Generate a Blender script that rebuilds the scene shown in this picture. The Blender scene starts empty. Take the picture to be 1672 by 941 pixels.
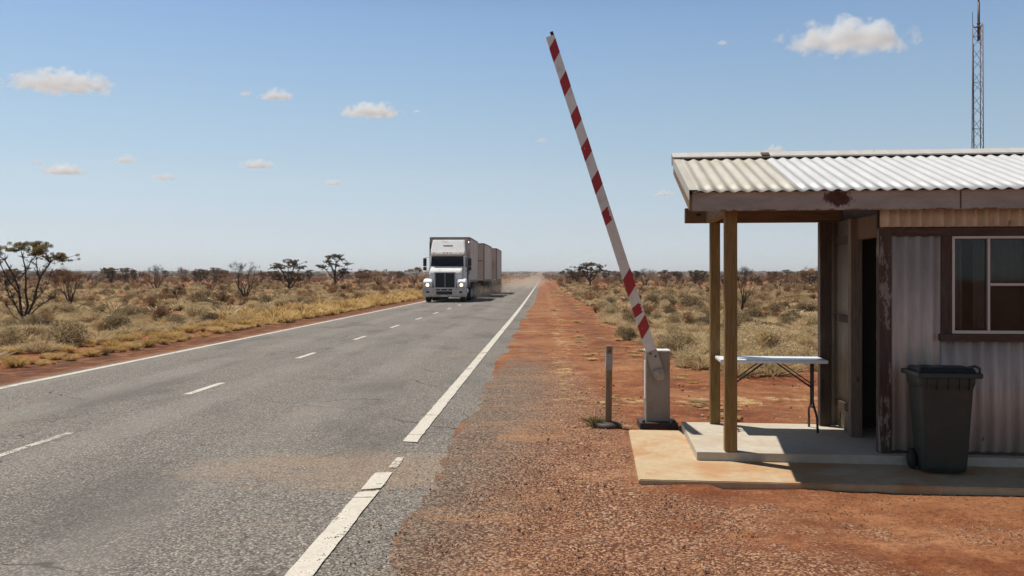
import bpy, bmesh, math, random
import numpy as np
from mathutils import Vector, Matrix
R = math.radians
random.seed(7)
rng = np.random.default_rng(11)
S = bpy.context.scene
COL = S.collection
F, HY, CX, CH = 1440.0, 452.0, 836.0, 1.65      # focal length (px of the photo), horizon row, centre column, eye height

# ------------------------------------------------------------------ helpers
def px(x, d):
    return (x - CX) / F * d
def gpt(x, y):
    """ground point seen at a pixel of the photo"""
    d = F * CH / (y - HY)
    return px(x, d), d

def link(o, parent=None):
    COL.objects.link(o)
    if parent is not None:
        o.parent = parent
    return o
def tag(o, label=None, cat=None, group=None, kind=None):
    if label: o['label'] = label
    if cat: o['category'] = cat
    if group: o['group'] = group
    if kind: o['kind'] = kind
    return o
def empty(name, loc=(0, 0, 0), rz=0.0):
    o = bpy.data.objects.new(name, None)
    o.empty_display_size = 0.2
    o.location = loc
    o.rotation_euler = (0, 0, rz)
    return link(o)
def mesh_obj(name, verts, faces, mats, parent=None, smooth=False, midx=None):
    me = bpy.data.meshes.new(name)
    me.from_pydata([tuple(v) for v in verts], [], [tuple(f) for f in faces])
    for m in (mats if isinstance(mats, (list, tuple)) else [mats]):
        me.materials.append(m)
    if midx is not None:
        me.polygons.foreach_set('material_index', np.asarray(midx, dtype=np.int32))
    if smooth:
        me.polygons.foreach_set('use_smooth', np.ones(len(me.polygons), dtype=bool))
    me.update()
    return link(bpy.data.objects.new(name, me), parent)
def copy_tree(o, parent=None):
    c = o.copy(); COL.objects.link(c)
    if parent is not None: c.parent = parent
    for ch in list(o.children): copy_tree(ch, c)
    return c

class MB:
    """collects shapes of one part"""
    def __init__(s):
        s.bm = bmesh.new()
    def box(s, x0, x1, y0, y1, z0, z1, bev=0.0, mi=0, mat=None):
        r = bmesh.ops.create_cube(s.bm, size=1.0)
        vs = r['verts']
        for v in vs:
            v.co = Vector(((x0 + x1) / 2 + v.co.x * (x1 - x0), (y0 + y1) / 2 + v.co.y * (y1 - y0), (z0 + z1) / 2 + v.co.z * (z1 - z0)))
        fs = list({f for v in vs for f in v.link_faces})
        for f in fs: f.material_index = mi
        if bev > 0:
            es = list({e for v in vs for e in v.link_edges})
            rb = bmesh.ops.bevel(s.bm, geom=es, offset=bev, segments=2, affect='EDGES', profile=0.6)
            vs = rb['verts']
            for f in rb['faces']: f.material_index = mi
            vs = list({v for f in rb['faces'] for v in f.verts} | set(v for v in vs if v.is_valid))
        if mat is not None:
            bmesh.ops.transform(s.bm, matrix=mat, verts=[v for v in vs if v.is_valid])
        return vs
    def prism(s, pts, axis, a0, a1, mi=0, bev=0.0):
        """extrude a 2D outline: axis 0 -> (y,z), 1 -> (x,z), 2 -> (x,y)"""
        def mk(p, a):
            return ((a, p[0], p[1]), (p[0], a, p[1]), (p[0], p[1], a))[axis]
        A = [s.bm.verts.new(mk(p, a0)) for p in pts]
        B = [s.bm.verts.new(mk(p, a1)) for p in pts]
        n = len(pts); fs = []
        fs.append(s.bm.faces.new(A[::-1])); fs.append(s.bm.faces.new(B))
        for i in range(n):
            fs.append(s.bm.faces.new((A[i], A[(i + 1) % n], B[(i + 1) % n], B[i])))
        for f in fs: f.material_index = mi
        if bev > 0:
            es = list({e for f in fs for e in f.edges})
            bmesh.ops.bevel(s.bm, geom=es, offset=bev, segments=2, affect='EDGES')
        return A + B
    def tube(s, path, r, n=8, mi=0, cap=True, r_end=None):
        pts = [Vector(p) for p in path]; m = len(pts); rings = []
        prev = None
        for i, p in enumerate(pts):
            t = (pts[min(i + 1, m - 1)] - pts[max(i - 1, 0)]).normalized()
            if prev is None:
                a = t.cross(Vector((0, 0, 1)) if abs(t.z) < 0.9 else Vector((1, 0, 0))).normalized()
            else:
                a = (prev - t * prev.dot(t)).normalized()
            prev = a; b = t.cross(a)
            rr = r if r_end is None else r + (r_end - r) * i / (m - 1)
            rings.append([s.bm.verts.new(p + (a * math.cos(2 * math.pi * k / n) + b * math.sin(2 * math.pi * k / n)) * rr) for k in range(n)])
        for i in range(m - 1):
            for k in range(n):
                f = s.bm.faces.new((rings[i][k], rings[i][(k + 1) % n], rings[i + 1][(k + 1) % n], rings[i + 1][k]))
                f.material_index = mi; f.smooth = n > 5
        if cap:
            s.bm.faces.new(rings[0][::-1]).material_index = mi
            s.bm.faces.new(rings[-1]).material_index = mi
    def lathe(s, prof, c, axis='z', n=24, mi=0, smooth=True):
        """prof: list of (radius, height)"""
        rings = []
        for r, h in prof:
            ring = []
            for k in range(n):
                a = 2 * math.pi * k / n
                p = {'z': (r * math.cos(a), r * math.sin(a), h), 'x': (h, r * math.cos(a), r * math.sin(a)), 'y': (r * math.sin(a), h, r * math.cos(a))}[axis]
                ring.append(s.bm.verts.new((c[0] + p[0], c[1] + p[1], c[2] + p[2])))
            rings.append(ring)
        for i in range(len(rings) - 1):
            for k in range(n):
                f = s.bm.faces.new((rings[i][k], rings[i][(k + 1) % n], rings[i + 1][(k + 1) % n], rings[i + 1][k]))
                f.material_index = mi; f.smooth = smooth
        s.bm.faces.new(rings[0][::-1]).material_index = mi
        s.bm.faces.new(rings[-1]).material_index = mi
    def build(s, name, mats, parent=None):
        bmesh.ops.recalc_face_normals(s.bm, faces=s.bm.faces[:])
        me = bpy.data.meshes.new(name); s.bm.to_mesh(me); s.bm.free()
        for m in (mats if isinstance(mats, (list, tuple)) else [mats]): me.materials.append(m)
        return link(bpy.data.objects.new(name, me), parent)

# ------------------------------------------------------------------ materials
class NT:
    def __init__(s, name):
        s.m = bpy.data.materials.new(name); s.m.use_nodes = True
        s.t = s.m.node_tree; s.t.nodes.clear()
        s.out = s.t.nodes.new('ShaderNodeOutputMaterial')
    def n(s, typ, **kw):
        nd = s.t.nodes.new('ShaderNode' + typ)
        for k, v in kw.items():
            setattr(nd, k, v)
        return nd
    def l(s, a, b): s.t.links.new(a, b)
    def val(s, sock, v):
        if hasattr(v, 'is_linked') or isinstance(v, bpy.types.NodeSocket): s.l(v, sock)
        else: sock.default_value = v
    def math(s, op, a, b=0.0, c=0.0, clamp=False):
        nd = s.n('Math', operation=op, use_clamp=clamp)
        for i, v in enumerate((a, b, c)): s.val(nd.inputs[i], v)
        return nd.outputs[0]
    def mix(s, fac, a, b, blend='MIX'):
        nd = s.n('Mix', data_type='RGBA', blend_type=blend, clamp_factor=True)
        s.val(nd.inputs[0], fac)
        for i, v in ((6, a), (7, b)):
            if isinstance(v, (tuple, list)): nd.inputs[i].default_value = (v[0], v[1], v[2], 1)
            else: s.l(v, nd.inputs[i])
        return nd.outputs[2]
    def pos(s, kind='Object'):
        return s.n('TexCoord').outputs[kind]
    def mapping(s, vec, scale=(1, 1, 1), loc=(0, 0, 0)):
        nd = s.n('Mapping'); s.l(vec, nd.inputs[0]); nd.inputs['Scale'].default_value = scale; nd.inputs['Location'].default_value = loc
        return nd.outputs[0]
    def noise(s, vec, scale, detail=4, rough=0.6, out='Fac', dist=0.0):
        nd = s.n('TexNoise'); s.l(vec, nd.inputs['Vector'])
        nd.inputs['Scale'].default_value = scale; nd.inputs['Detail'].default_value = detail; nd.inputs['Roughness'].default_value = rough; nd.inputs['Distortion'].default_value = dist
        return nd.outputs[out]
    def voro(s, vec, scale, out='Color', feature='F1'):
        nd = s.n('TexVoronoi', feature=feature); s.l(vec, nd.inputs['Vector']); nd.inputs['Scale'].default_value = scale
        return nd.outputs[out]
    def ramp(s, fac, stops):
        nd = s.n('ValToRGB'); s.l(fac, nd.inputs[0]); e = nd.color_ramp.elements
        while len(e) < len(stops): e.new(0.5)
        for i, (p, c) in enumerate(stops):
            e[i].position = p; e[i].color = (c, c, c, 1) if isinstance(c, (int, float)) else (c[0], c[1], c[2], 1)
        return nd.outputs[0]
    def step(s, fac, a, b):
        nd = s.n('MapRange', interpolation_type='SMOOTHSTEP', clamp=True); s.l(fac, nd.inputs[0])
        nd.inputs[1].default_value = a; nd.inputs[2].default_value = b
        return nd.outputs[0]
    def attr(s, name, typ='GEOMETRY'):
        nd = s.n('Attribute', attribute_type=typ, attribute_name=name); return nd.outputs['Fac']
    def warp(s, vec, scale, amt):
        a = s.n('VectorMath', operation='SUBTRACT'); s.l(s.noise(vec, scale, 3, 0.7, 'Color'), a.inputs[0]); a.inputs[1].default_value = (0.5, 0.5, 0.5)
        m = s.n('VectorMath', operation='SCALE'); s.l(a.outputs[0], m.inputs[0]); m.inputs['Scale'].default_value = amt
        r = s.n('VectorMath', operation='ADD'); s.l(vec, r.inputs[0]); s.l(m.outputs[0], r.inputs[1]); return r.outputs[0]
    def bump(s, h, strength=0.3, dist=0.01):
        nd = s.n('Bump'); s.l(h, nd.inputs['Height']); nd.inputs['Strength'].default_value = strength; nd.inputs['Distance'].default_value = dist
        return nd.outputs[0]
    def pbr(s, col, rough=0.7, metal=0.0, normal=None, spec=0.4, **kw):
        nd = s.n('BsdfPrincipled')
        if isinstance(col, (tuple, list)): nd.inputs['Base Color'].default_value = (col[0], col[1], col[2], 1)
        else: s.l(col, nd.inputs['Base Color'])
        s.val(nd.inputs['Roughness'], rough); s.val(nd.inputs['Metallic'], metal)
        nd.inputs['Specular IOR Level'].default_value = spec
        if normal is not None: s.l(normal, nd.inputs['Normal'])
        for k, v in kw.items(): s.val(nd.inputs[k], v)
        s.l(nd.outputs[0], s.out.inputs[0])
        return nd

def weathered(name, base, dirt, scale=6.0, amount=0.5, rough=0.7, metal=0.0, stretch=(1, 1, 1), bump=0.15, spec=0.4, fine=60.0):
    t = NT(name); p = t.mapping(t.pos(), stretch)
    a = t.noise(p, scale, 6, 0.65); b = t.noise(p, fine, 3, 0.6)
    k = t.step(a, 0.62 - amount * 0.4, 0.78 - amount * 0.1)
    c = t.mix(k, base, dirt)
    c = t.mix(t.math('MULTIPLY', t.step(b, 0.35, 0.7), 0.22), c, dirt)
    t.pbr(c, rough, metal, t.bump(b, bump, 0.004), spec)
    return t.m

def timber(name, c0, c1, c2, axis='z', grey=0.3):
    t = NT(name)
    st = {'z': (14, 14, 0.8), 'x': (0.8, 14, 14), 'y': (14, 0.8, 14)}[axis]
    p = t.pos(); g = t.noise(t.mapping(p, st), 5.0, 6, 0.7, dist=0.6); big = t.noise(t.mapping(p, (1.5, 1.5, 1.0)), 2.2, 4, 0.6)
    c = t.ramp(g, [(0.28, c2), (0.5, c0), (0.75, c1)])
    c = t.mix(t.step(big, 0.5, 0.75), c, t.mix(grey, c, (0.16, 0.15, 0.14)))
    v = t.voro(t.mapping(p, tuple(0.35 if q < 1 else 0.6 for q in st)), 6.0, 'Distance')
    c = t.mix(t.step(v, 0.10, 0.03), c, (0.035, 0.022, 0.014))
    t.pbr(c, 0.8, 0, t.bump(g, 0.35, 0.004), 0.25)
    return t.m

def flat(name, col, rough=0.6, metal=0.0, spec=0.4):
    t = NT(name); p = t.pos(); n1 = t.noise(p, 9.0, 4, 0.6)
    c = t.mix(t.math('MULTIPLY', n1, 0.35), col, tuple(q * 0.6 for q in col))
    t.pbr(c, t.math('ADD', rough - 0.08, t.math('MULTIPLY', n1, 0.16)), metal, t.bump(t.noise(p, 80, 2), 0.05, 0.002), spec)
    return t.m

M = {}
M['post_wood'] = timber('post_timber', (0.23, 0.14, 0.05), (0.31, 0.20, 0.08), (0.11, 0.065, 0.024))
M['beam_wood'] = timber('beam_timber', (0.17, 0.095, 0.05), (0.22, 0.13, 0.07), (0.07, 0.04, 0.022), 'x')
M['side_wood'] = timber('side_timber', (0.24, 0.15, 0.08), (0.30, 0.2, 0.11), (0.1, 0.06, 0.032), 'y')
M['jamb_wood'] = timber('jamb_timber', (0.19, 0.14, 0.10), (0.24, 0.185, 0.13), (0.1, 0.07, 0.05))
M['dark_wood'] = timber('dark_timber', (0.075, 0.05, 0.036), (0.11, 0.075, 0.055), (0.035, 0.024, 0.018))
M['dark_wood_x'] = timber('dark_timber_rail', (0.085, 0.055, 0.04), (0.12, 0.08, 0.058), (0.04, 0.027, 0.02), 'x')
def peeled():
    t = NT('peeling_paint_timber'); p = t.pos()
    g = t.noise(t.mapping(p, (14, 14, 0.9)), 5, 6, 0.7)
    w = t.ramp(g, [(0.3, (0.05, 0.032, 0.024)), (0.7, (0.11, 0.075, 0.055))])
    k = t.noise(t.mapping(p, (5, 5, 1.4), (3.1, 0, 0.4)), 2.2, 5, 0.7)
    c = t.mix(t.step(k, 0.53, 0.57), w, (0.24, 0.2, 0.17))
    t.pbr(c, 0.85, 0, t.bump(k, 0.4, 0.006), 0.25); return t.m
M['peel'] = peeled()
def fascia_m():
    t = NT('fascia_steel'); p = t.pos()
    a = t.noise(t.mapping(p, (1, 1, 4)), 3.0, 5, 0.6); fine = t.noise(t.mapping(p, (1.2, 1, 9)), 22.0, 4, 0.65)
    c = t.ramp(a, [(0.3, (0.29, 0.25, 0.215)), (0.7, (0.42, 0.365, 0.315))])
    c = t.mix(t.math('MULTIPLY', t.step(fine, 0.5, 0.75), 0.4), c, (0.15, 0.11, 0.09))
    # the rust burst round the fixing, and rusty creep along both edges
    sx = t.n('SeparateXYZ'); t.l(p, sx.inputs[0]); X, Y, Z = sx.outputs
    dx = t.math('DIVIDE', t.math('SUBTRACT', X, 1.135), 0.115); dz = t.math('DIVIDE', t.math('SUBTRACT', Z, 2.305), 0.07)
    rr = t.math('SQRT', t.math('ADD', t.math('MULTIPLY', dx, dx), t.math('MULTIPLY', dz, dz)))
    rr = t.math('ADD', rr, t.math('MULTIPLY', t.math('SUBTRACT', t.noise(t.mapping(p, (1, 1, 0.5)), 28, 4, 0.7), 0.5), 1.9))
    k = t.step(rr, 1.15, 0.75)
    c = t.mix(k, c, t.ramp(t.noise(p, 30, 3), [(0.3, (0.03, 0.011, 0.006)), (0.7, (0.10, 0.03, 0.014))]))
    e = t.math('ADD', t.step(Z, 2.353, 2.366), t.step(Z, 2.222, 2.212))
    e = t.math('MULTIPLY', e, t.step(t.noise(t.mapping(p, (2, 1, 1)), 6, 4, 0.7), 0.46, 0.62))
    c = t.mix(e, c, (0.16, 0.06, 0.025))
    t.pbr(c, 0.65, 0.1, t.bump(fine, 0.15, 0.003), 0.4); return t.m
M['fascia'] = fascia_m()
def tin(name, c0, c1, rust, rust_amt, metal=0.25, rough=0.5, streak=True):
    t = NT(name); p = t.pos()
    a = t.noise(t.mapping(p, (3, 0.6, 0.8)), 2.4, 5, 0.65); f = t.noise(p, 45, 3, 0.6)
    c = t.mix(t.step(a, 0.35, 0.7), c0, c1)
    st = t.noise(t.mapping(p, (9, 0.5, 0.5)), 3.0, 4, 0.7)
    c = t.mix(t.math('MULTIPLY', t.step(st, 0.55, 0.75), 0.3), c, tuple(q * 0.62 for q in c0))
    k = t.noise(t.mapping(p, (1, 1, 0.55), (0.7, 0, 0.2)), 7.5, 6, 0.72)
    c = t.mix(t.step(k, 0.74 - rust_amt, 0.80 - rust_amt), c, rust)
    t.pbr(c, t.math('ADD', rough, t.math('MULTIPLY', f, 0.2)), metal, t.bump(f, 0.06, 0.002), 0.45); return t.m
M['roof_old'] = tin('roof_tin_cream', (0.43, 0.395, 0.325), (0.50, 0.47, 0.41), (0.42, 0.3, 0.19), 0.03, 0.12, 0.5)
M['roof_new'] = tin('roof_tin_white', (0.50, 0.50, 0.50), (0.57, 0.565, 0.56), (0.55, 0.47, 0.38), -0.05, 0.12, 0.45)
M['cap'] = tin('ridge_cap_tin', (0.50, 0.47, 0.42), (0.57, 0.55, 0.52), (0.34, 0.15, 0.07), 0.10, 0.1, 0.5)
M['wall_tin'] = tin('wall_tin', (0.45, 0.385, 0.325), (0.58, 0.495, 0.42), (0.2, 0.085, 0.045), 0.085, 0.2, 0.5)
M['strip_tin'] = tin('strip_tin', (0.52, 0.47, 0.39), (0.63, 0.575, 0.485), (0.17, 0.1, 0.06), 0.12, 0.1, 0.6)
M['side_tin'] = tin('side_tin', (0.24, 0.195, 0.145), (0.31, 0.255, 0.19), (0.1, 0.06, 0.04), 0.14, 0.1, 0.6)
M['window_frame'] = flat('window_frame_metal', (0.55, 0.5, 0.45), 0.45, 0.3)
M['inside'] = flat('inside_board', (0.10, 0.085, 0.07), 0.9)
M['curtain'] = flat('curtain_cloth', (0.66, 0.64, 0.6), 0.95)
def glass():
    t = NT('window_glass'); g = t.n('BsdfGlossy'); g.inputs['Roughness'].default_value = 0.03
    tr = t.n('BsdfTransparent'); tr.inputs[0].default_value = (0.55, 0.57, 0.56, 1)
    d = t.n('BsdfDiffuse'); d.inputs[0].default_value = (0.3, 0.27, 0.23, 1)
    fr = t.n('Fresnel'); fr.inputs[0].default_value = 1.38
    mx = t.n('MixShader'); t.l(fr.outputs[0], mx.inputs[0]); t.l(tr.outputs[0], mx.inputs[1]); t.l(g.outputs[0], mx.inputs[2])
    m2 = t.n('MixShader'); t.l(t.math('MULTIPLY', t.step(t.noise(t.pos(), 5, 5, 0.7), 0.35, 0.8), 0.08), m2.inputs[0]); t.l(mx.outputs[0], m2.inputs[1]); t.l(d.outputs[0], m2.inputs[2])
    t.l(m2.outputs[0], t.out.inputs[0]); return t.m
M['glass'] = glass()
def concrete(name, c0, c1, stain, amt):
    t = NT(name); p = t.pos(); a = t.noise(p, 1.6, 6, 0.65); b = t.noise(p, 14, 5, 0.65); f = t.noise(p, 160, 2)
    c = t.mix(t.step(b, 0.35, 0.7), c0, c1)
    c = t.mix(t.math('MULTIPLY', t.step(a, 0.44, 0.66), amt), c, stain)
    cr = t.voro(t.mapping(p, (1, 1, 1)), 0.9, 'Distance', 'DISTANCE_TO_EDGE')
    t.pbr(c, 0.85, 0, t.bump(t.math('ADD', b, t.math('MULTIPLY', f, 0.4)), 0.2, 0.006), 0.3); return t.m
M['apron'] = concrete('dusty_concrete', (0.46, 0.335, 0.20), (0.53, 0.40, 0.25), (0.43, 0.215, 0.09), 0.85)
M['slab'] = concrete('porch_concrete', (0.46, 0.405, 0.32), (0.53, 0.47, 0.375), (0.43, 0.31, 0.2), 0.6)
M['cabinet'] = weathered('cabinet_steel', (0.33, 0.285, 0.235), (0.22, 0.17, 0.12), 4, 0.4, 0.55, 0.2)
M['cab_white'] = weathered('cap_white', (0.74, 0.72, 0.68), (0.5, 0.42, 0.33), 5, 0.3, 0.5)
M['dark_steel'] = weathered('dark_steel', (0.06, 0.05, 0.045), (0.10, 0.06, 0.04), 8, 0.5, 0.6, 0.4)
M['rust_steel'] = weathered('rusty_steel', (0.12, 0.06, 0.035), (0.06, 0.035, 0.025), 12, 0.5, 0.8, 0.2)
M['arm_white'] = weathered('boom_white', (0.74, 0.70, 0.66), (0.58, 0.51, 0.46), 9, 0.35, 0.45)
def redp():
    t = NT('boom_red'); p = t.pos(); k = t.noise(p, 30, 5, 0.7)
    c = t.ramp(t.noise(p, 9, 4), [(0.3, (0.33, 0.016, 0.02)), (0.7, (0.42, 0.03, 0.03))])
    c = t.mix(t.step(k, 0.66, 0.70), c, (0.62, 0.55, 0.5))
    t.pbr(c, 0.45, 0, None, 0.4); return t.m
M['arm_red'] = redp()
M['black'] = flat('black_plastic', (0.02, 0.02, 0.022), 0.5)
M['galv'] = weathered('galvanised', (0.30, 0.29, 0.28), (0.20, 0.18, 0.16), 10, 0.4, 0.5, 0.4)
M['galv_lt'] = weathered('socket_steel', (0.40, 0.36, 0.31), (0.24, 0.19, 0.14), 9, 0.35, 0.5, 0.2)
M['post_grey'] = weathered('marker_post', (0.30, 0.20, 0.12), (0.17, 0.105, 0.065), 7, 0.5, 0.8, 0.0, (6, 6, 0.6))
M['post_sleeve'] = weathered('post_sleeve', (0.36, 0.35, 0.33), (0.22, 0.18, 0.15), 9, 0.4, 0.6, 0.1)
M['tower_m'] = weathered('tower_steel', (0.13, 0.11, 0.12), (0.10, 0.055, 0.045), 3, 0.5, 0.6, 0.3)
M['table_top'] = weathered('table_plastic', (0.78, 0.79, 0.80), (0.6, 0.58, 0.54), 6, 0.25, 0.32, 0, (1, 1, 1), 0.03)
M['table_leg'] = flat('table_leg_metal', (0.055, 0.05, 0.05), 0.45, 0.4)
M['bin'] = weathered('bin_plastic', (0.020, 0.032, 0.026), (0.04, 0.038, 0.03), 5, 0.45, 0.5)
M['bin_lid'] = weathered('bin_lid_plastic', (0.022, 0.036, 0.038), (0.05, 0.045, 0.035), 7, 0.3, 0.45)
M['rubber'] = flat('tyre_rubber', (0.022, 0.02, 0.019), 0.9)
# truck
M['tr_white'] = weathered('truck_white', (0.82, 0.82, 0.81), (0.50, 0.43, 0.36), 2.0, 0.25, 0.35, 0, spec=0.5)
M['tr_box'] = weathered('trailer_panel', (0.78, 0.72, 0.66), (0.64, 0.54, 0.46), 1.2, 0.55, 0.6, 0, (1, 0.6, 0.5))
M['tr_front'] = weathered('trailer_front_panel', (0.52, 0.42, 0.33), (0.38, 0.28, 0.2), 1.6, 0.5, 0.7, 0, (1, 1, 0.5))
M['tr_dark'] = weathered('chassis_dark', (0.04, 0.035, 0.032), (0.09, 0.06, 0.045), 3, 0.5, 0.8)
M['tr_grille'] = flat('grille_dark', (0.022, 0.022, 0.026), 0.4, 0.5)
M['tr_chrome'] = flat('chrome_trim', (0.5, 0.5, 0.5), 0.3, 0.7)
M['tr_bumper'] = weathered('bumper_grey', (0.60, 0.56, 0.52), (0.42, 0.34, 0.28), 3, 0.5, 0.45, 0.1)
M['tr_frame'] = weathered('trailer_frame', (0.24, 0.20, 0.17), (0.15, 0.11, 0.09), 3, 0.5, 0.7)
M['tr_red'] = flat('red_letters', (0.4, 0.07, 0.06), 0.5)
M['amber'] = flat('amber_lens', (0.6, 0.12, 0.04), 0.3)
M['plate'] = flat('number_plate', (0.6, 0.6, 0.57), 0.5)
def screen():
    t = NT('windscreen_glass'); t.pbr((0.012, 0.015, 0.02), 0.08, 0, None, 0.5); return t.m
M['screen'] = screen()
def lamp():
    t = NT('headlight_lit'); e = t.n('Emission'); e.inputs[0].default_value = (1, 0.78, 0.5, 1); e.inputs[1].default_value = 3.0
    t.l(e.outputs[0], t.out.inputs[0]); return t.m
M['lamp'] = lamp()

# ------------------------------------------------------------------ road frame
def bend(d):
    d = np.asarray(d, float)
    s = np.maximum(0.0, d - 30.0)
    return -0.006 * s * s / (s + 30.0)
def road_x(off, d):
    return off + 0.0396 * np.asarray(d, float) + bend(d)
R_LINE, C_LINE, L_LINE = -1.353, -4.897, -7.98

def sines(x, y, k, seed):
    r = np.random.default_rng(seed); o = np.zeros_like(np.asarray(x, float) + np.asarray(y, float))
    for i in range(7):
        a = r.uniform(0, 2 * np.pi); f = k * r.uniform(0.5, 2.0); ph = r.uniform(0, 6.28)
        o = o + np.sin((np.cos(a) * x + np.sin(a) * y) * f + ph) / 7
    return o
def sstep(v, a, b):
    t = np.clip((v - a) / (b - a), 0, 1); return t * t * (3 - 2 * t)
def height(x, y):
    x = np.asarray(x, float); y = np.asarray(y, float)
    rel = x - (0.0396 * y + bend(y))
    out = np.maximum(sstep(rel, 2.2, 6.0) * sstep(y, 12, 20), sstep(-rel, 9.3, 13))
    h = out * (0.10 * sines(x, y, 0.5, 3) + 0.16 * sines(x, y, 0.12, 4))
    far = np.clip(np.hypot(x, y) - 900.0, 0, 5000)
    h = h + 0.0075 * far + out * sstep(y, 60, 300) * 0.5 * sines(x, y, 0.02, 5)
    h = h - 0.06 * sstep(-rel, 8.6, 9.6) * (1 - sstep(-rel, 9.6, 12))
    return h

# ------------------------------------------------------------------ ground
def axis_pts(lo, hi, fine_lo, fine_hi, step, ratio):
    a = list(np.arange(fine_lo, fine_hi + 1e-6, step)); s = step; v = a[-1]
    while v < hi: s *= ratio; v += s; a.append(v)
    s = step; v = fine_lo; b = []
    while v > lo: s *= ratio; v -= s; b.append(v)
    return np.array(b[::-1] + a)
gx = axis_pts(-16000, 16000, -14, 9, 0.14, 1.12)
gy = axis_pts(-400, 20000, 2, 30, 0.14, 1.09)
GX, GY = np.meshgrid(gx, gy); nx, ny = len(gx), len(gy)
rel = GX - (0.0396 * GY + bend(GY))
GZ = height(GX, GY)
micro = (sstep(rel, -1.0, 0.4) + sstep(-rel, 8.6, 9.2))
pad = 1 - sstep(GX, 0.7, 1.0) * (1 - sstep(GX, 9, 10)) * (1 - sstep(GY, 9.6, 10.4)) * sstep(GY, 6.2, 6.7)
nz = rng.normal(0, 1, GX.shape)
nz = (nz + np.roll(nz, 1, 0) + np.roll(nz, 1, 1) + np.roll(nz, -1, 0) + np.roll(nz, -1, 1)) / 5
nearf = 1 - sstep(np.hypot(GX, GY), 30, 60)
ruts = 0.015 * np.sin(rel * 5.0 + 0.7 * sines(GX, GY, 0.5, 8)) * sstep(rel, 0.3, 1.2) * (1 - sstep(rel, 2.0, 3.2))
GZ = GZ + micro * pad * nearf * (0.020 * nz + 0.02 * sines(GX, GY, 2.2, 6) + ruts) - 0.012 + (0.016 + 0.022 * sines(GX, GY, 2.6, 31) + 0.016 * sines(GX, GY, 8.0, 32)) * sstep(rel, -1.2, -0.75) * (1 - 0.6 * sstep(rel, -0.3, 0.4)) * pad * nearf
UU = (GX - 1.61) * 0.9944 - (GY - 7.68) * 0.1057; VV = (GX - 1.61) * 0.1057 + (GY - 7.68) * 0.9944
du = np.maximum(-0.53 - UU, 0); dv = np.maximum(-0.78 - VV, 0)
GZ = GZ + ((du > 0) | (dv > 0)) * (VV < 1.6) * np.exp(-np.hypot(du, dv) / 0.22) * (0.040 + 0.012 * sines(GX, GY, 5.0, 9)) * (1 - 0.75 * sstep(UU, 0.7, 1.1))
gv = np.stack([GX, GY, GZ], -1).reshape(-1, 3)
ii = np.arange(nx * ny).reshape(ny, nx)
gf = np.stack([ii[:-1, :-1], ii[:-1, 1:], ii[1:, 1:], ii[1:, :-1]], -1).reshape(-1, 4)
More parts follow.
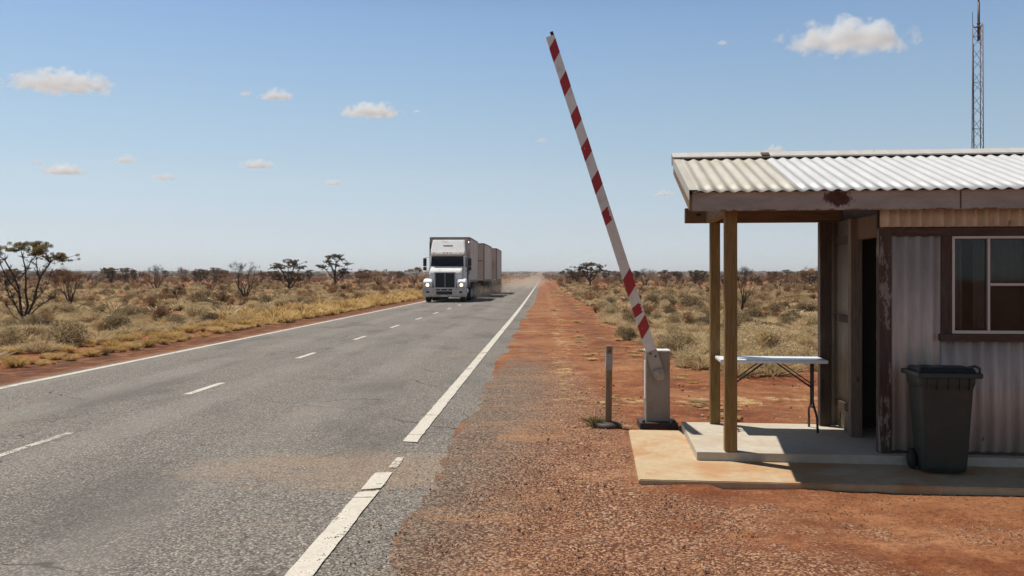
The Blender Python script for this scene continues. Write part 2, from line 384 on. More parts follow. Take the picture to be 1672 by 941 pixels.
def soil_m():
    t = NT('red_soil'); p = t.pos()
    big = t.noise(p, 0.35, 5, 0.6); mid = t.noise(p, 2.3, 6, 0.68); fine = t.noise(p, 24, 5, 0.7)
    c = t.ramp(mid, [(0.26, (0.12, 0.036, 0.016)), (0.5, (0.235, 0.08, 0.033)), (0.7, (0.42, 0.185, 0.085))])
    c = t.mix(t.math('MULTIPLY', t.step(big, 0.42, 0.66), 0.7), c, (0.40, 0.19, 0.085))
    c = t.mix(t.math('MULTIPLY', t.step(fine, 0.46, 0.66), 0.6), c, (0.105, 0.036, 0.018))
    # stony gravel of the shoulder
    far = t.math('MULTIPLY', t.attr('far'), 0.85)
    c = t.mix(far, c, t.ramp(t.noise(p, 0.02, 5, 0.6), [(0.4, (0.17, 0.115, 0.075)), (0.56, (0.21, 0.14, 0.085)), (0.66, (0.33, 0.15, 0.075))]))
    p0 = p; p = t.warp(p, 26, 0.035)
    gv_ = t.voro(p, 48, 'Color'); sg = t.n('SeparateXYZ'); t.l(gv_, sg.inputs[0])
    gd = t.voro(p, 48, 'Distance')
    stone = t.ramp(sg.outputs[0], [(0.0, (0.24, 0.115, 0.06)), (0.45, (0.49, 0.255, 0.14)), (0.8, (0.58, 0.32, 0.18)), (1.0, (0.70, 0.46, 0.29))])
    gb = t.voro(p, 23, 'Color'); sgb = t.n('SeparateXYZ'); t.l(gb, sgb.inputs[0]); gdb = t.voro(p, 23, 'Distance')
    big_st = t.math('MULTIPLY', t.math('GREATER_THAN', sgb.outputs[1], 0.62), t.step(gdb, 0.42, 0.34))
    gd = t.math('ADD', t.math('MULTIPLY', gd, t.math('SUBTRACT', 1.0, big_st)), t.math('MULTIPLY', big_st, t.math('MULTIPLY', gdb, 0.6)))
    stone = t.mix(big_st, stone, t.ramp(sgb.outputs[0], [(0.0, (0.14, 0.085, 0.06)), (0.5, (0.33, 0.21, 0.14)), (1.0, (0.52, 0.38, 0.28))]))
    stone = t.mix(t.math('MULTIPLY', t.attr('grey'), 0.8), stone, t.mix(sg.outputs[1], (0.17, 0.132, 0.10), (0.43, 0.345, 0.265)))
    stone = t.mix(t.math('MULTIPLY', t.math('MULTIPLY', t.step(mid, 0.42, 0.6), 0.45), t.math('SUBTRACT', 1.0, t.math('MULTIPLY', t.attr('grey'), 0.8))), stone, (0.34, 0.15, 0.075))
    stone = t.mix(t.step(gd, 0.38, 0.62), stone, t.mix(t.attr('grey'), (0.15, 0.062, 0.036), (0.12, 0.088, 0.066)))
    p = p0
    gk = t.math('ADD', t.attr('gravel'), t.math('ADD', t.math('MULTIPLY', t.math('SUBTRACT', t.noise(p, 1.1, 6, 0.7), 0.5), 1.5), t.math('MULTIPLY', t.math('SUBTRACT', t.noise(p, 7.0, 4, 0.7), 0.5), 1.0)))
    gk = t.step(gk, 0.3, 0.8)
    c = t.mix(gk, c, stone)
    # smears of fine orange dust
    sm = t.noise(t.mapping(p, (0.55, 1.0, 1), (2.3, 5.1, 0)), 1.0, 6, 0.7)
    c = t.mix(t.math('MULTIPLY', t.step(sm, 0.52, 0.72), 0.7), c, (0.52, 0.265, 0.13))
    c = t.mix(t.math('MULTIPLY', t.attr('damp'), t.step(t.noise(p, 3.0, 4, 0.6), 0.3, 0.6)), c, (0.10, 0.045, 0.027))
    # dry straw litter
    lk = t.math('ADD', t.attr('litter'), t.math('MULTIPLY', t.math('SUBTRACT', t.noise(p, 2.8, 6, 0.75), 0.5), 1.7))
    c = t.mix(t.step(lk, 0.48, 0.66), c, t.ramp(t.noise(p, 40, 3, 0.7), [(0.3, (0.33, 0.20, 0.085)), (0.7, (0.60, 0.44, 0.22))]))
    h = t.math('ADD', t.math('MULTIPLY', fine, 1.0), t.math('MULTIPLY', t.math('SUBTRACT', 1.0, gd), t.math('MULTIPLY', gk, 0.6)))
    h = t.math('ADD', h, t.math('MULTIPLY', mid, 1.6))
    t.pbr(c, 0.95, 0, t.bump(h, 0.8, 0.04), 0.15); return t.m
M['soil'] = soil_m()
ground = mesh_obj('ground', gv, gf, M['soil'], smooth=True)
tag(ground, kind='structure')
grav = sstep(rel, -1.3, -0.7) * (1 - sstep(rel, 0.1, 1.6)) * (0.35 + 0.65 * (1 - sstep(GY, 12, 20)))
grav = np.maximum(grav, 0.85 * (1 - sstep(GY, 6.0, 8.2)) * (1 - sstep(rel, 0.6, 3.0)) * sstep(rel, -1.3, -0.7))
grav = np.maximum(grav, 0.40 * (1 - sstep(GY, 5.6, 6.8)))
grav = np.maximum(grav, 0.5 * sstep(-rel, 8.0, 8.2) * (1 - sstep(-rel, 8.3, 8.8)))
lit = 0.20 * sstep(-rel, 9.4, 10.2) * (1 - sstep(-rel, 12.5, 16)) + 0.0 * sstep(-rel, 11, 13) + 0.04 * sstep(rel, 2.2, 4) * sstep(GY, 14, 20)
lit = np.maximum(lit, 0.47 * np.exp(-((rel - 0.3 + 0.0 * GY) / 0.55) ** 2) * sstep(GY, 10, 12))
lit = np.maximum(lit, 0.50 * np.exp(-((GY - 11.7) / 0.9) ** 2) * sstep(rel, -0.5, 0.2) * (1 - sstep(GX, 4, 9)))
lit = lit * (1 - 0.85 * sstep(np.hypot(GX, GY), 90, 220))
damp = 0.95 * sstep(-rel, 8.3, 8.7) * (1 - sstep(-rel, 9.6, 10.4)) + 0.5 * np.exp(-((rel - 1.4) / 0.35) ** 2) * sstep(GY, 14, 20)
for nm, arr in (('gravel', grav), ('litter', lit), ('damp', damp), ('far', sstep(np.hypot(GX, GY), 380, 900)), ('grey', 1 - sstep(rel + 0.10 * np.clip(8 - GY, -2, 4), -0.8, 0.35))):
    a = ground.data.attributes.new(nm, 'FLOAT', 'POINT'); a.data.foreach_set('value', arr.reshape(-1).astype(np.float32))

# ------------------------------------------------------------------ road with worn edge
def road_mesh():
    ds = [-40.0, -10.0]; d = 0.0; st = 0.05
    while d < 1100:
        ds.append(d); d += st
        if d > 14: st = min(st * 1.03, 12)
    ds = np.array(ds); n = len(ds)
    r = np.random.default_rng(5)
    def rough(amp):
        w = np.cumsum(r.normal(0, 1, n)); w = w - np.convolve(w, np.ones(25) / 25, 'same'); w[:12] = 0; w[-12:] = 0
        return amp * w / (np.abs(w).max() + 1e-6) + amp * 0.5 * r.normal(0, 1, n) * (ds < 40)
    er = R_LINE + 0.62 + 0.16 * sines(ds * 0, ds, 0.9, 12) + 0.12 * sines(ds * 0, ds, 4.0, 14) + 0.10 * sines(ds * 0, ds, 13.0, 15) + 0.05 * sines(ds * 0, ds, 40.0, 16) * (ds < 20)
    el = L_LINE - 0.24 - 0.06 * sines(ds * 0, ds, 0.8, 13) + 0.04 * sines(ds * 0, ds, 5.0, 17)
    cols = [el, np.full(n, L_LINE), np.full(n, -6.5), np.full(n, C_LINE), np.full(n, -3.1), np.full(n, R_LINE), er]
    crown = [-0.004, 0.012, 0.03, 0.04, 0.03, 0.010, -0.016]
    V = []; 
    for i in range(n):
        for c, z in zip(cols, crown):
            V.append((float(road_x(c[i], ds[i])), ds[i], 0.006 + z))
    k = len(cols)
    Fc = [(i * k + j, i * k + j + 1, (i + 1) * k + j + 1, (i + 1) * k + j) for i in range(n - 1) for j in range(k - 1)]
    return V, Fc
def asphalt_m():
    t = NT('chip_seal_asphalt'); p = t.pos()
    sx = t.n('SeparateXYZ'); t.l(p, sx.inputs[0]); X, Y, Z = sx.outputs
    rl = t.math('SUBTRACT', X, t.math('MULTIPLY', Y, 0.0385))
    pw = t.warp(p, 32, 0.024); vc = t.voro(pw, 62, 'Color'); sg = t.n('SeparateXYZ'); t.l(vc, sg.inputs[0]); vd = t.voro(pw, 62, 'Distance')
    n1 = t.noise(p, 30, 5, 0.75); patch = t.noise(t.mapping(p, (1, 0.35, 1)), 0.8, 5, 0.6); big = t.noise(p, 0.25, 4, 0.6)
    c = t.ramp(sg.outputs[0], [(0.0, (0.11, 0.096, 0.081)), (0.4, (0.225, 0.198, 0.167)), (0.8, (0.31, 0.273, 0.23)), (1.0, (0.47, 0.41, 0.34))])
    c = t.mix(t.math('MULTIPLY', t.step(vd, 0.40, 0.65), 0.75), c, (0.055, 0.05, 0.046))
    c = t.mix(t.math('MULTIPLY', t.step(n1, 0.48, 0.7), 0.55), c, (0.27, 0.243, 0.21))
    c = t.mix(t.math('MULTIPLY', t.step(patch, 0.48, 0.66), 0.55), c, (0.09, 0.082, 0.074))
    ck = t.voro(t.warp(p, 1.2, 0.5), 0.33, 'Distance', 'DISTANCE_TO_EDGE')
    ck = t.math('MULTIPLY', t.step(ck, 0.0045, 0.0015), t.step(t.noise(p, 0.7, 3), 0.48, 0.6))
    c = t.mix(ck, c, (0.03, 0.027, 0.024))
    # wheel paths: polished paler strips
    wv = t.math('SINE', t.math('MULTIPLY', t.math('ADD', rl, 4.897), 3.6))
    wk = t.math('MULTIPLY', t.math('MULTIPLY', t.step(wv, 0.0, 0.9), t.step(rl, -1.5, -2.0)), t.math('MULTIPLY', t.step(big, 0.3, 0.6), 0.30))
    c = t.mix(wk, c, (0.29, 0.262, 0.23))
    # brown dust carried over from the track that crosses the edge line
    dy = t.math('DIVIDE', t.math('SUBTRACT', Y, 7.5), 0.95); dx = t.math('DIVIDE', t.math('ADD', X, 1.2), 1.7)
    q = t.math('ADD', t.math('MULTIPLY', dx, dx), t.math('MULTIPLY', dy, dy))
    q = t.math('ADD', q, t.math('MULTIPLY', t.math('SUBTRACT', t.noise(t.mapping(p, (0.6, 1.5, 1)), 2.2, 5, 0.7), 0.5), 2.6))
    dust = t.math('MULTIPLY', t.step(q, 1.0, 0.1), 0.34)
    d2 = t.math('MULTIPLY', t.step(t.noise(t.mapping(p, (0.6, 1.0, 1), (4, 2, 0)), 0.7, 5, 0.62), 0.56, 0.74), 0.35)
    edge = t.math('MULTIPLY', t.step(t.math('ADD', rl, t.math('MULTIPLY', t.math('SUBTRACT', n1, 0.5), 0.5)), -1.05, -0.45), 0.42)
    c = t.mix(t.math('MAXIMUM', t.math('MAXIMUM', dust, d2), edge), c, t.mix(t.step(n1, 0.3, 0.7), (0.30, 0.19, 0.115), (0.42, 0.27, 0.16)))
    h = t.math('ADD', t.math('MULTIPLY', t.math('SUBTRACT', 1.0, vd), 0.6), t.math('MULTIPLY', n1, 0.8))
    t.pbr(c, 0.88, 0, t.bump(h, 0.55, 0.012), 0.25); return t.m
M['asphalt'] = asphalt_m()
V_, F_ = road_mesh()
road = mesh_obj('road', V_, F_, M['asphalt'], smooth=True)
tag(road, kind='structure')
def paint_m(name, wear):
    t = NT(name); p = t.pos(); n1 = t.noise(p, 60, 5, 0.75); n2 = t.noise(p, 7, 5, 0.7)
    c = t.ramp(n2, [(0.3, (0.50, 0.44, 0.36)), (0.6, (0.64, 0.585, 0.495)), (0.8, (0.71, 0.665, 0.58))])
    d = t.pbr(c, 0.7, 0, t.bump(n1, 0.3, 0.004), 0.3)
    tr = t.n('BsdfTransparent'); mx = t.n('MixShader')
    k = t.step(t.math('ADD', n1, t.math('MULTIPLY', n2, 0.7)), wear, wear + 0.05)
    vc = t.voro(t.mapping(p, (0.5, 1.0, 1)), 1.3, 'Distance', 'DISTANCE_TO_EDGE')
    k = t.math('MAXIMUM', k, t.math('MULTIPLY', t.step(t.noise(p, 1.3, 3), 0.50, 0.54), t.step(t.math('ADD', vc, t.math('MULTIPLY', t.math('SUBTRACT', n1, 0.5), 0.05)), 0.012, 0.006)))
    t.l(k, mx.inputs[0]); t.l(d.outputs[0], mx.inputs[1]); t.l(tr.outputs[0], mx.inputs[2])
    t.l(mx.outputs[0], t.out.inputs[0]); return t.m
M['paint'] = paint_m('road_paint', 0.95)
M['paint_worn'] = paint_m('road_paint_worn', 0.86)
def stripe(name, off, d0, d1, w, mat, zc, ragged=0.0, skew0=0.0, skew1=0.0):
    n = max(2, int(min(400, (d1 - d0) / (0.12 if d1 < 60 else 2.0))))
    ds = np.linspace(d0, d1, n) if d1 < 60 else np.concatenate([np.linspace(d0, 40, 200), np.geomspace(40.5, d1, 120)])
    n = len(ds); r = np.random.default_rng(int(abs(d0) * 10) + 3); V = []
    for i, d in enumerate(ds):
        a = w / 2 + ragged * r.uniform(-1, 0.4) * (d < 30); b = w / 2 + ragged * r.uniform(-1, 0.4) * (d < 30)
        dl = d + (skew0 if i == 0 else skew1 if i == n - 1 else 0)
        V.append((float(road_x(off, d)) - a, d, zc)); V.append((float(road_x(off, d)) + b, dl, zc))
    Fc = [(2 * i, 2 * i + 1, 2 * i + 3, 2 * i + 2) for i in range(n - 1)]
    return mesh_obj(name, V, Fc, mat, road)
# edge lines: the near right one is broken where a dirt track crosses it
stripe('edge_line', R_LINE, 3.0, 6.66, 0.155, M['paint'], 0.0235, 0.006, 0, 0.06)
stripe('edge_line', R_LINE, 6.74, 7.32, 0.15, M['paint'], 0.0235, 0.007, 0.05, 0.02)
stripe('edge_line', R_LINE + 0.03, 7.52, 7.95, 0.08, M['paint_worn'], 0.0235, 0.03)
stripe('edge_line', R_LINE, 8.72, 700, 0.15, M['paint'], 0.0235, 0.006, -0.05)
stripe('edge_line', L_LINE, 6.0, 700, 0.14, M['paint'], 0.0235, 0.004)
for i, (a, b) in enumerate([(6.9, 9.05), (12.0, 13.3), (17.3, 18.6), (22.4, 23.8), (27.7, 29.2), (33, 34.5), (38.2, 39.8), (43.6, 45.2), (49, 50.7)]):
    stripe('centre_line_dash', C_LINE, a, b, 0.11 if i else 0.09, M['paint'] if i else M['paint_worn'], 0.0500, 0.006)

# ------------------------------------------------------------------ shelter
TH = math.atan(0.1063)
OX, OY = 1.61, 7.68
def shack_w(u, v, z):
    return Vector((OX + u * math.cos(TH) + v * math.sin(TH), OY - u * math.sin(TH) + v * math.cos(TH), z))
shack = empty('guard_shack', (OX, OY, 0), -TH)
tag(shack, 'corrugated tin guard shack with open timber porch beside the barrier gate', 'shack')
UE = 5.6
apron = MB(); apron.prism([(-0.53, -0.78), (UE + 0.4, -0.78), (UE + 0.4, 1.50), (-0.55, 1.50)], 2, -0.05, 0.05, 0, 0.008)
apron = apron.build('pavement', M['apron']); apron.location = (OX, OY, 0); apron.rotation_euler = (0, 0, -TH)
tag(apron, kind='structure')
b = MB(); b.box(0, UE, 0, 1.60, 0.045, 0.125, 0.008); b.build('porch_slab', M['slab'], shack)
# posts and beams
def post(u, v, w, z0, z1, mat, d=None):
    d = d or w
    b = MB(); b.box(u - w / 2, u + w / 2, v - d / 2, v + d / 2, z0, z1, 0.004); return b.build('post', mat, shack)
post(0.295, 0.065, 0.105, 0.125, 2.24, M['post_wood'])
post(0.336, 1.52, 0.10, 0.125, 2.205, M['post_wood'])
post(1.437, 1.52, 0.105, 0.125, 2.205, M['dark_wood'])
b = MB(); b.box(0.03, 1.66, 1.475, 1.565, 2.207, 2.36, 0.004); b.build('beam', M['beam_wood'], shack)
b = MB(); b.box(0.24, 0.33, 0.12, 1.47, 2.207, 2.325, 0.004); b.build('beam', M['side_wood'], shack)
b = MB(); b.box(0.02, 1.55, 0.015, 0.115, 2.243, 2.345, 0.004); b.build('beam', M['beam_wood'], shack)
# roof
EV, EZ, RV, RZ = -0.27, 2.348, 1.56, 2.872
SL = (RZ - EZ) / (RV - EV)
def roof_z(v): return EZ + (v - EV) * SL
def corrugated(name, mat, parent, u0, u1, pitch, amp, f, m, thick=0.002, ph=0.0):
    """f(u, w, k) -> point, w 0..1 along the flutes; k offset along the sheet normal"""
    n = int((u1 - u0) / pitch * 10) + 1; us = np.linspace(u0, u1, n); V = []; Fc = []
    for s_ in (0, 1):
        for u in us:
            k = amp * math.cos(2 * math.pi * u / pitch + ph) + (thick if s_ else 0)
            for w in np.linspace(0, 1, m): V.append(f(u, w, k))
    N = n * m
    for i in range(n - 1):
        for j in range(m - 1):
            a, b_, c, d = i * m + j, (i + 1) * m + j, (i + 1) * m + j + 1, i * m + j + 1
            Fc += [(a, d, c, b_), (N + a, N + b_, N + c, N + d)]
    for i in range(n - 1):
        for j in (0, m - 1):
            a, b_ = i * m + j, (i + 1) * m + j
            Fc.append((a, b_, N + b_, N + a) if j == 0 else (b_, a, N + a, N + b_))
    for i in (0, n - 1):
        for j in range(m - 1):
            a, d = i * m + j, i * m + j + 1
            Fc.append((a, N + a, N + d, d) if i else (d, N + d, N + a, a))
    return mesh_obj(name, V, Fc, mat, parent, smooth=True)
nrm = Vector((0, -SL, 1)).normalized()
def roof_f(lift):
    def f(u, w, k):
        v = EV + (RV - EV) * w
        return (u, v + nrm.y * k, roof_z(v) + nrm.z * k + lift)
    return f
corrugated('roof_sheet', M['roof_old'], shack, -0.06, 0.88, 0.112, 0.009, roof_f(0.014), 6)
corrugated('roof_sheet', M['roof_new'], shack, 0.84, UE + 0.1, 0.112, 0.0095, roof_f(0.018), 6)
b = MB(); b.prism([(1.44, 2.874), (1.44, 2.888), (1.60, 2.952), (1.60, 2.82), (1.595, 2.82), (1.595, 2.944), (1.445, 2.883), (1.445, 2.874)], 0, -0.10, UE + 0.1)
b.build('ridge_cap', M['cap'], shack)
b = MB(); b.prism([(1.432, 2.88), (1.432, 2.897), (1.52, 2.934), (1.52, 2.917)], 0, 0.80, 0.88); b.build('cap_clip', M['rust_steel'], shack)
b = MB()
b.prism([(EV - 0.01, EZ + 0.028), (RV + 0.02, RZ + 0.028), (RV + 0.02, RZ + 0.032), (EV - 0.01, EZ + 0.032)], 0, -0.088, -0.02)
b.prism([(EV - 0.01, EZ - 0.06), (RV + 0.02, RZ - 0.06), (RV + 0.02, RZ + 0.032), (EV - 0.01, EZ + 0.032)], 0, -0.092, -0.0885)
b.build('barge_flashing', M['roof_old'], shack)
b = MB(); b.prism([(EV + 0.06, EZ - 0.14), (RV, RZ - 0.15), (RV, RZ - 0.012), (EV + 0.06, EZ - 0.002)], 0, -0.085, -0.045); b.build('barge_board', M['side_wood'], shack)
for u in (0.75, 1.45, 2.4, 3.4, 4.4):
    b = MB(); b.prism([(EV + 0.1, EZ - 0.07), (RV - 0.02, RZ - 0.09), (RV - 0.02, RZ - 0.012), (EV + 0.1, EZ + 0.01)], 0, u, u + 0.045); b.build('rafter', M['dark_wood'], shack)
b = MB(); b.box(-0.06, UE, -0.215, -0.185, 2.207, 2.369, 0.003); b.build('fascia', M['fascia'], shack)
b = MB(); b.box(2.105, 2.115, -0.218, -0.2145, 2.21, 2.36); b.build('fascia_joint', M['dark_steel'], shack)
b = MB(); b.box(-0.05, UE, -0.178, -0.148, 2.30, 2.384); b.build('eave_batten', M['dark_wood_x'], shack)
# front wall: corner board, header, corrugated panels round the window
FW = 0.13
b = MB(); b.box(1.56, 1.663, FW - 0.035, FW + 0.06, 0.125, 2.075, 0.003); b.build('corner_board', M['peel'], shack)
b = MB(); b.box(1.664, UE, FW - 0.02, FW + 0.02, 1.999, 2.074, 0.003); b.build('header_board', M['dark_wood_x'], shack)
def wall_f(z0, z1, v):
    return lambda u, w, k: (u, v - k, z0 + (z1 - z0) * w)
corrugated('wall_strip', M['strip_tin'], shack, 1.56, UE, 0.09, 0.02, wall_f(2.077, 2.30, FW - 0.05), 2)
corrugated('wall_sheet', M['wall_tin'], shack, 1.665, 2.074, 0.105, 0.015, wall_f(0.15, 1.998, FW), 2)
corrugated('wall_sheet', M['wall_tin'], shack, 2.076, UE, 0.105, 0.015, wall_f(0.15, 1.095, FW), 2)
corrugated('wall_sheet', M['wall_tin'], shack, 3.18, UE, 0.105, 0.015, wall_f(1.096, 1.998, FW), 2)
b = MB(); b.box(1.664, UE, FW - 0.012, FW + 0.04, 0.126, 0.149); b.build('bottom_plate', M['dark_wood_x'], shack)
b = MB(); b.box(1.56, UE, FW + 0.03, FW + 0.06, 2.076, 2.43); b.build('wall_plate', M['dark_wood_x'], shack)
# window
win = MB()
W0, W1, WZ0, WZ1, WV = 2.16, 3.08, 1.162, 1.997, FW
for (a, c, d, e) in ((W0, W0 + 0.022, WZ0, WZ1), (W1 - 0.022, W1, WZ0, WZ1), (W0 + 0.022, W1 - 0.022, WZ0, WZ0 + 0.028), (W0 + 0.022, W1 - 0.022, WZ1 - 0.022, WZ1)):
    win.box(a, c, WV - 0.035, WV + 0.03, d, e, 0.002)
win = win.build('window', M['window_frame'], shack)
b = MB()
for u in (2.452, 2.765):
    b.box(u, u + 0.02, WV - 0.028, WV + 0.02, WZ0 + 0.029, WZ1 - 0.023, 0.002)
b.box(2.473, 2.764, WV - 0.026, WV + 0.015, 1.572, 1.594, 0.002)
b.build('sash', M['window_frame'], win)
b = MB(); b.box(W0 + 0.0225, W1 - 0.0225, WV - 0.004, WV + 0.000, WZ0 + 0.0285, WZ1 - 0.0225); b.build('pane', M['glass'], win)
for a in (2.075, W1 + 0.001):
    b = MB(); b.box(a, a + 0.084, FW - 0.028, FW + 0.04, 1.100, 1.998, 0.003); b.build('trim', M['dark_wood'], win)
b = MB(); b.box(2.06, W1 + 0.11, FW - 0.055, FW + 0.03, 1.098, 1.159, 0.004); b.build('sill', M['dark_wood_x'], win)
# inside of the hut
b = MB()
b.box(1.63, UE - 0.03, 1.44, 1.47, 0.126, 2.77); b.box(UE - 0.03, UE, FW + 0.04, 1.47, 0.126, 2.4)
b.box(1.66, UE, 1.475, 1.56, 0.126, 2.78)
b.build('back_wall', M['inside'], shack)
def cur_f(z0, z1, v): return lambda u, w, k: (u, v - k, z0 + (z1 - z0) * w)
corrugated('curtain', M['curtain'], shack, 2.35, 2.445, 0.05, 0.012, cur_f(1.2, 1.97, FW + 0.035), 2)
corrugated('curtain', M['curtain'], shack, 2.18, 2.27, 0.05, 0.012, cur_f(1.2, 1.97, FW + 0.035), 2)
corrugated('curtain', M['curtain'], shack, 2.48, 2.95, 0.07, 0.014, cur_f(1.585, 1.97, FW + 0.035), 2)
# side wall with the doorway
b = MB(); b.box(1.525, 1.63, 0.855, 0.96, 0.125, 2.2, 0.004); b.build('door_jamb', M['jamb_wood'], shack)
b = MB(); b.box(1.575, 1.64, FW + 0.062, 0.854, 2.0, 2.2, 0.003); b.build('door_header', M['beam_wood'], shack)
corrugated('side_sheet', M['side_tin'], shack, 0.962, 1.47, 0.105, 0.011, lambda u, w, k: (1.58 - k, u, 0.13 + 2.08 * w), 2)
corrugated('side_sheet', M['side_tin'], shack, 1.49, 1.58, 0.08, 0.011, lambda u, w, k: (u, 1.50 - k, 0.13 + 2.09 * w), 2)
for z in (0.34, 1.2, 1.98):
    b = MB(); b.box(1.535, 1.566, 0.963, 1.466, z, z + 0.07, 0.003); b.build('noggin', M['dark_wood'], shack)
b = MB(); b.prism([(FW + 0.07, 2.202), (1.47, 2.202), (1.47, roof_z(1.47) - 0.03), (FW + 0.07, roof_z(FW + 0.07) - 0.03)], 0, 1.60, 1.625); b.build('gable_board', M['dark_wood'], shack)

# ------------------------------------------------------------------ folding table on the porch
tb = empty('folding_table', shack_w(0.845, 1.235, 0.125), -TH)
tag(tb, 'white topped folding table with dark tube legs on the shack porch', 'table')
b = MB(); b.box(-0.515, 0.515, -0.215, 0.215, 0.678, 0.712, 0.010); b.build('table_top', M['table_top'], tb)
for s in (-1, 1):
    for q in (-1, 1):
        b = MB()
        b.tube([(s * 0.40, q * 0.035 - 0.03, 0.675), (s * 0.40, q * 0.035 - 0.03, 0.30), (s * 0.405, q * 0.06 - 0.02, 0.25), (s * 0.41, q * 0.15, 0.19), (s * 0.415, q * 0.175, 0.14), (s * 0.42, q * 0.185, 0.0)], 0.0115, 8)
        b.build('leg', M['table_leg'], tb)
    b = MB(); b.tube([(s * 0.405, -0.07, 0.232), (s * 0.405, 0.03, 0.232)], 0.009, 6); b.build('cross_tube', M['table_leg'], tb)
    b = MB(); b.tube([(s * 0.40, -0.03, 0.42), (s * 0.05, 0.0, 0.672)], 0.009, 6); b.build('brace', M['table_leg'], tb)
    b = MB(); b.tube([(s * 0.40, -0.03, 0.46), (s * 0.10, 0.03, 0.672)], 0.006, 6); b.build('brace', M['table_leg'], tb)

# ------------------------------------------------------------------ wheelie bin
bn = empty('wheelie_bin', shack_w(1.945, -0.23, 0.05), -TH)
bn.scale = (0.85, 0.95, 1.0)
tag(bn, 'dark green wheelie bin with closed lid in front of the tin wall', 'bin')
b = MB()
prof = [(0.185, 0.14, 0.02), (0.20, 0.155, 0.06), (0.245, 0.19, 0.70), (0.262, 0.2, 0.74), (0.262, 0.2, 0.785)]
rings = []
for (hx, hy, z) in prof:
    ring = []
    for k in range(28):
        a = 2 * math.pi * (k + 0.5) / 28; c, s_ = math.cos(a), math.sin(a); e = 0.28
        ring.append(b.bm.verts.new((hx * math.copysign(abs(c) ** e, c), hy * math.copysign(abs(s_) ** e, s_), z)))
    rings.append(ring)
for i in range(len(rings) - 1):
    for k in range(28):
        b.bm.faces.new((rings[i][k], rings[i][(k + 1) % 28], rings[i + 1][(k + 1) % 28], rings[i + 1][k]))
b.bm.faces.new(rings[0][::-1]); b.bm.faces.new(rings[-1])
for u in (-0.19, -0.10, 0.0, 0.10, 0.19): b.box(u - 0.007, u + 0.007, -0.21, -0.188, 0.69, 0.785, 0.002)
b.build('body', M['bin'], bn)
b = MB()
vs = b.box(-0.295, 0.295, -0.235, 0.215, 0.786, 0.83, 0.016)
b.prism([(-0.205, 0.829), (0.19, 0.829), (0.14, 0.862), (-0.15, 0.866)], 0, -0.25, 0.25, 0, 0.01)
b.build('lid', M['bin_lid'], bn)
for s in (-1, 1):
    b = MB(); b.tube([(s * 0.275, -0.20, 0.80), (s * 0.272, -0.20, 0.868), (s * 0.235, -0.20, 0.884), (s * 0.17, -0.20, 0.872)], 0.012, 8); b.build('lid_handle', M['bin_lid'], bn)
    b = MB(); b.lathe([(0.02, -0.025), (0.07, -0.025), (0.085, -0.016), (0.085, 0.016), (0.07, 0.025), (0.02, 0.025)], (s * 0.228, 0.10, 0.085), 'x', 24)
    w = b.build('wheel', M['rubber'], bn)
    b = MB(); b.lathe([(0.01, -0.029), (0.045, -0.029), (0.045, 0.029), (0.01, 0.029)], (s * 0.228, 0.10, 0.085), 'x', 16); b.build('hub', M['black'], w)
b = MB(); b.tube([(-0.22, 0.10, 0.085), (0.22, 0.10, 0.085)], 0.011, 8); b.build('axle', M['dark_steel'], bn)
b = MB(); b.tube([(-0.22, 0.215, 0.78), (-0.22, 0.25, 0.81), (0.22, 0.25, 0.81), (0.22, 0.215, 0.78)], 0.014, 8); b.build('handle', M['bin'], bn)

# ------------------------------------------------------------------ barrier gate
BY = 9.7
bx = px(1074, BY)
gate = empty('barrier_gate', (bx, BY, 0), -0.04)
tag(gate, 'red and white striped boom barrier raised beside the road on a grey cabinet', 'barrier')
b = MB(); b.box(-0.13, 0.13, -0.03, 0.19, 0.062, 0.825, 0.006); b.build('cabinet', M['cabinet'], gate)
b = MB(); b.box(-0.137, 0.137, -0.037, 0.197, 0.826, 0.842, 0.003); b.build('cabinet_lid', M['cab_white'], gate)
b = MB(); b.box(-0.205, 0.205, -0.13, 0.25, -0.02, 0.06, 0.006)
for u in (-0.165, 0.165):
    b.lathe([(0.016, 0.06), (0.016, 0.085), (0.008, 0.088)], (u, -0.09, 0), 'z', 8)
b.build('base_plate', M['dark_steel'], gate)
b = MB(); b.box(-0.134, -0.1305, 0.02, 0.14, 0.30, 0.72, 0.001); b.build('cabinet_door', M['cab_white'], gate)
# boom in its own frame, along +z, hinge at origin
hinge = Vector((0.0, -0.075, 0.585))
tipx, tipz = px(899, BY - 0.1) - bx, CH - (57 - HY) / F * (BY - 0.1)
ang = math.atan2(tipx - hinge.x, tipz - hinge.z)
L = math.hypot(tipx - hinge.x, tipz - hinge.z)
arm = MB(); n = 2
def boom_box(mb, z0, z1, w0, w1, y0, y1, mi=0):
    A = [(-w0 / 2, y0, z0), (w0 / 2, y0, z0), (w0 / 2, y1, z0), (-w0 / 2, y1, z0), (-w1 / 2, y0, z1), (w1 / 2, y0, z1), (w1 / 2, y1, z1), (-w1 / 2, y1, z1)]
    v = [mb.bm.verts.new(p) for p in A]
    for f in ((0, 3, 2, 1), (4, 5, 6, 7), (0, 1, 5, 4), (1, 2, 6, 5), (2, 3, 7, 6), (3, 0, 4, 7)): mb.bm.faces.new([v[i] for i in f])
boom_box(arm, 0.24, L, 0.116, 0.094, -0.025, 0.025)
boom = arm.build('boom', M['arm_white'], gate); boom.location = hinge; boom.rotation_euler = (0, ang, 0)
def wid(z): return 0.116 + (0.094 - 0.116) * (z - 0.24) / (L - 0.24)
b = MB()
def along(y):      # photo row -> length along the boom
    return (CH - (y - HY) / F * (BY - 0.1) - hinge.z) / math.cos(ang)
rs = np.random.default_rng(4)
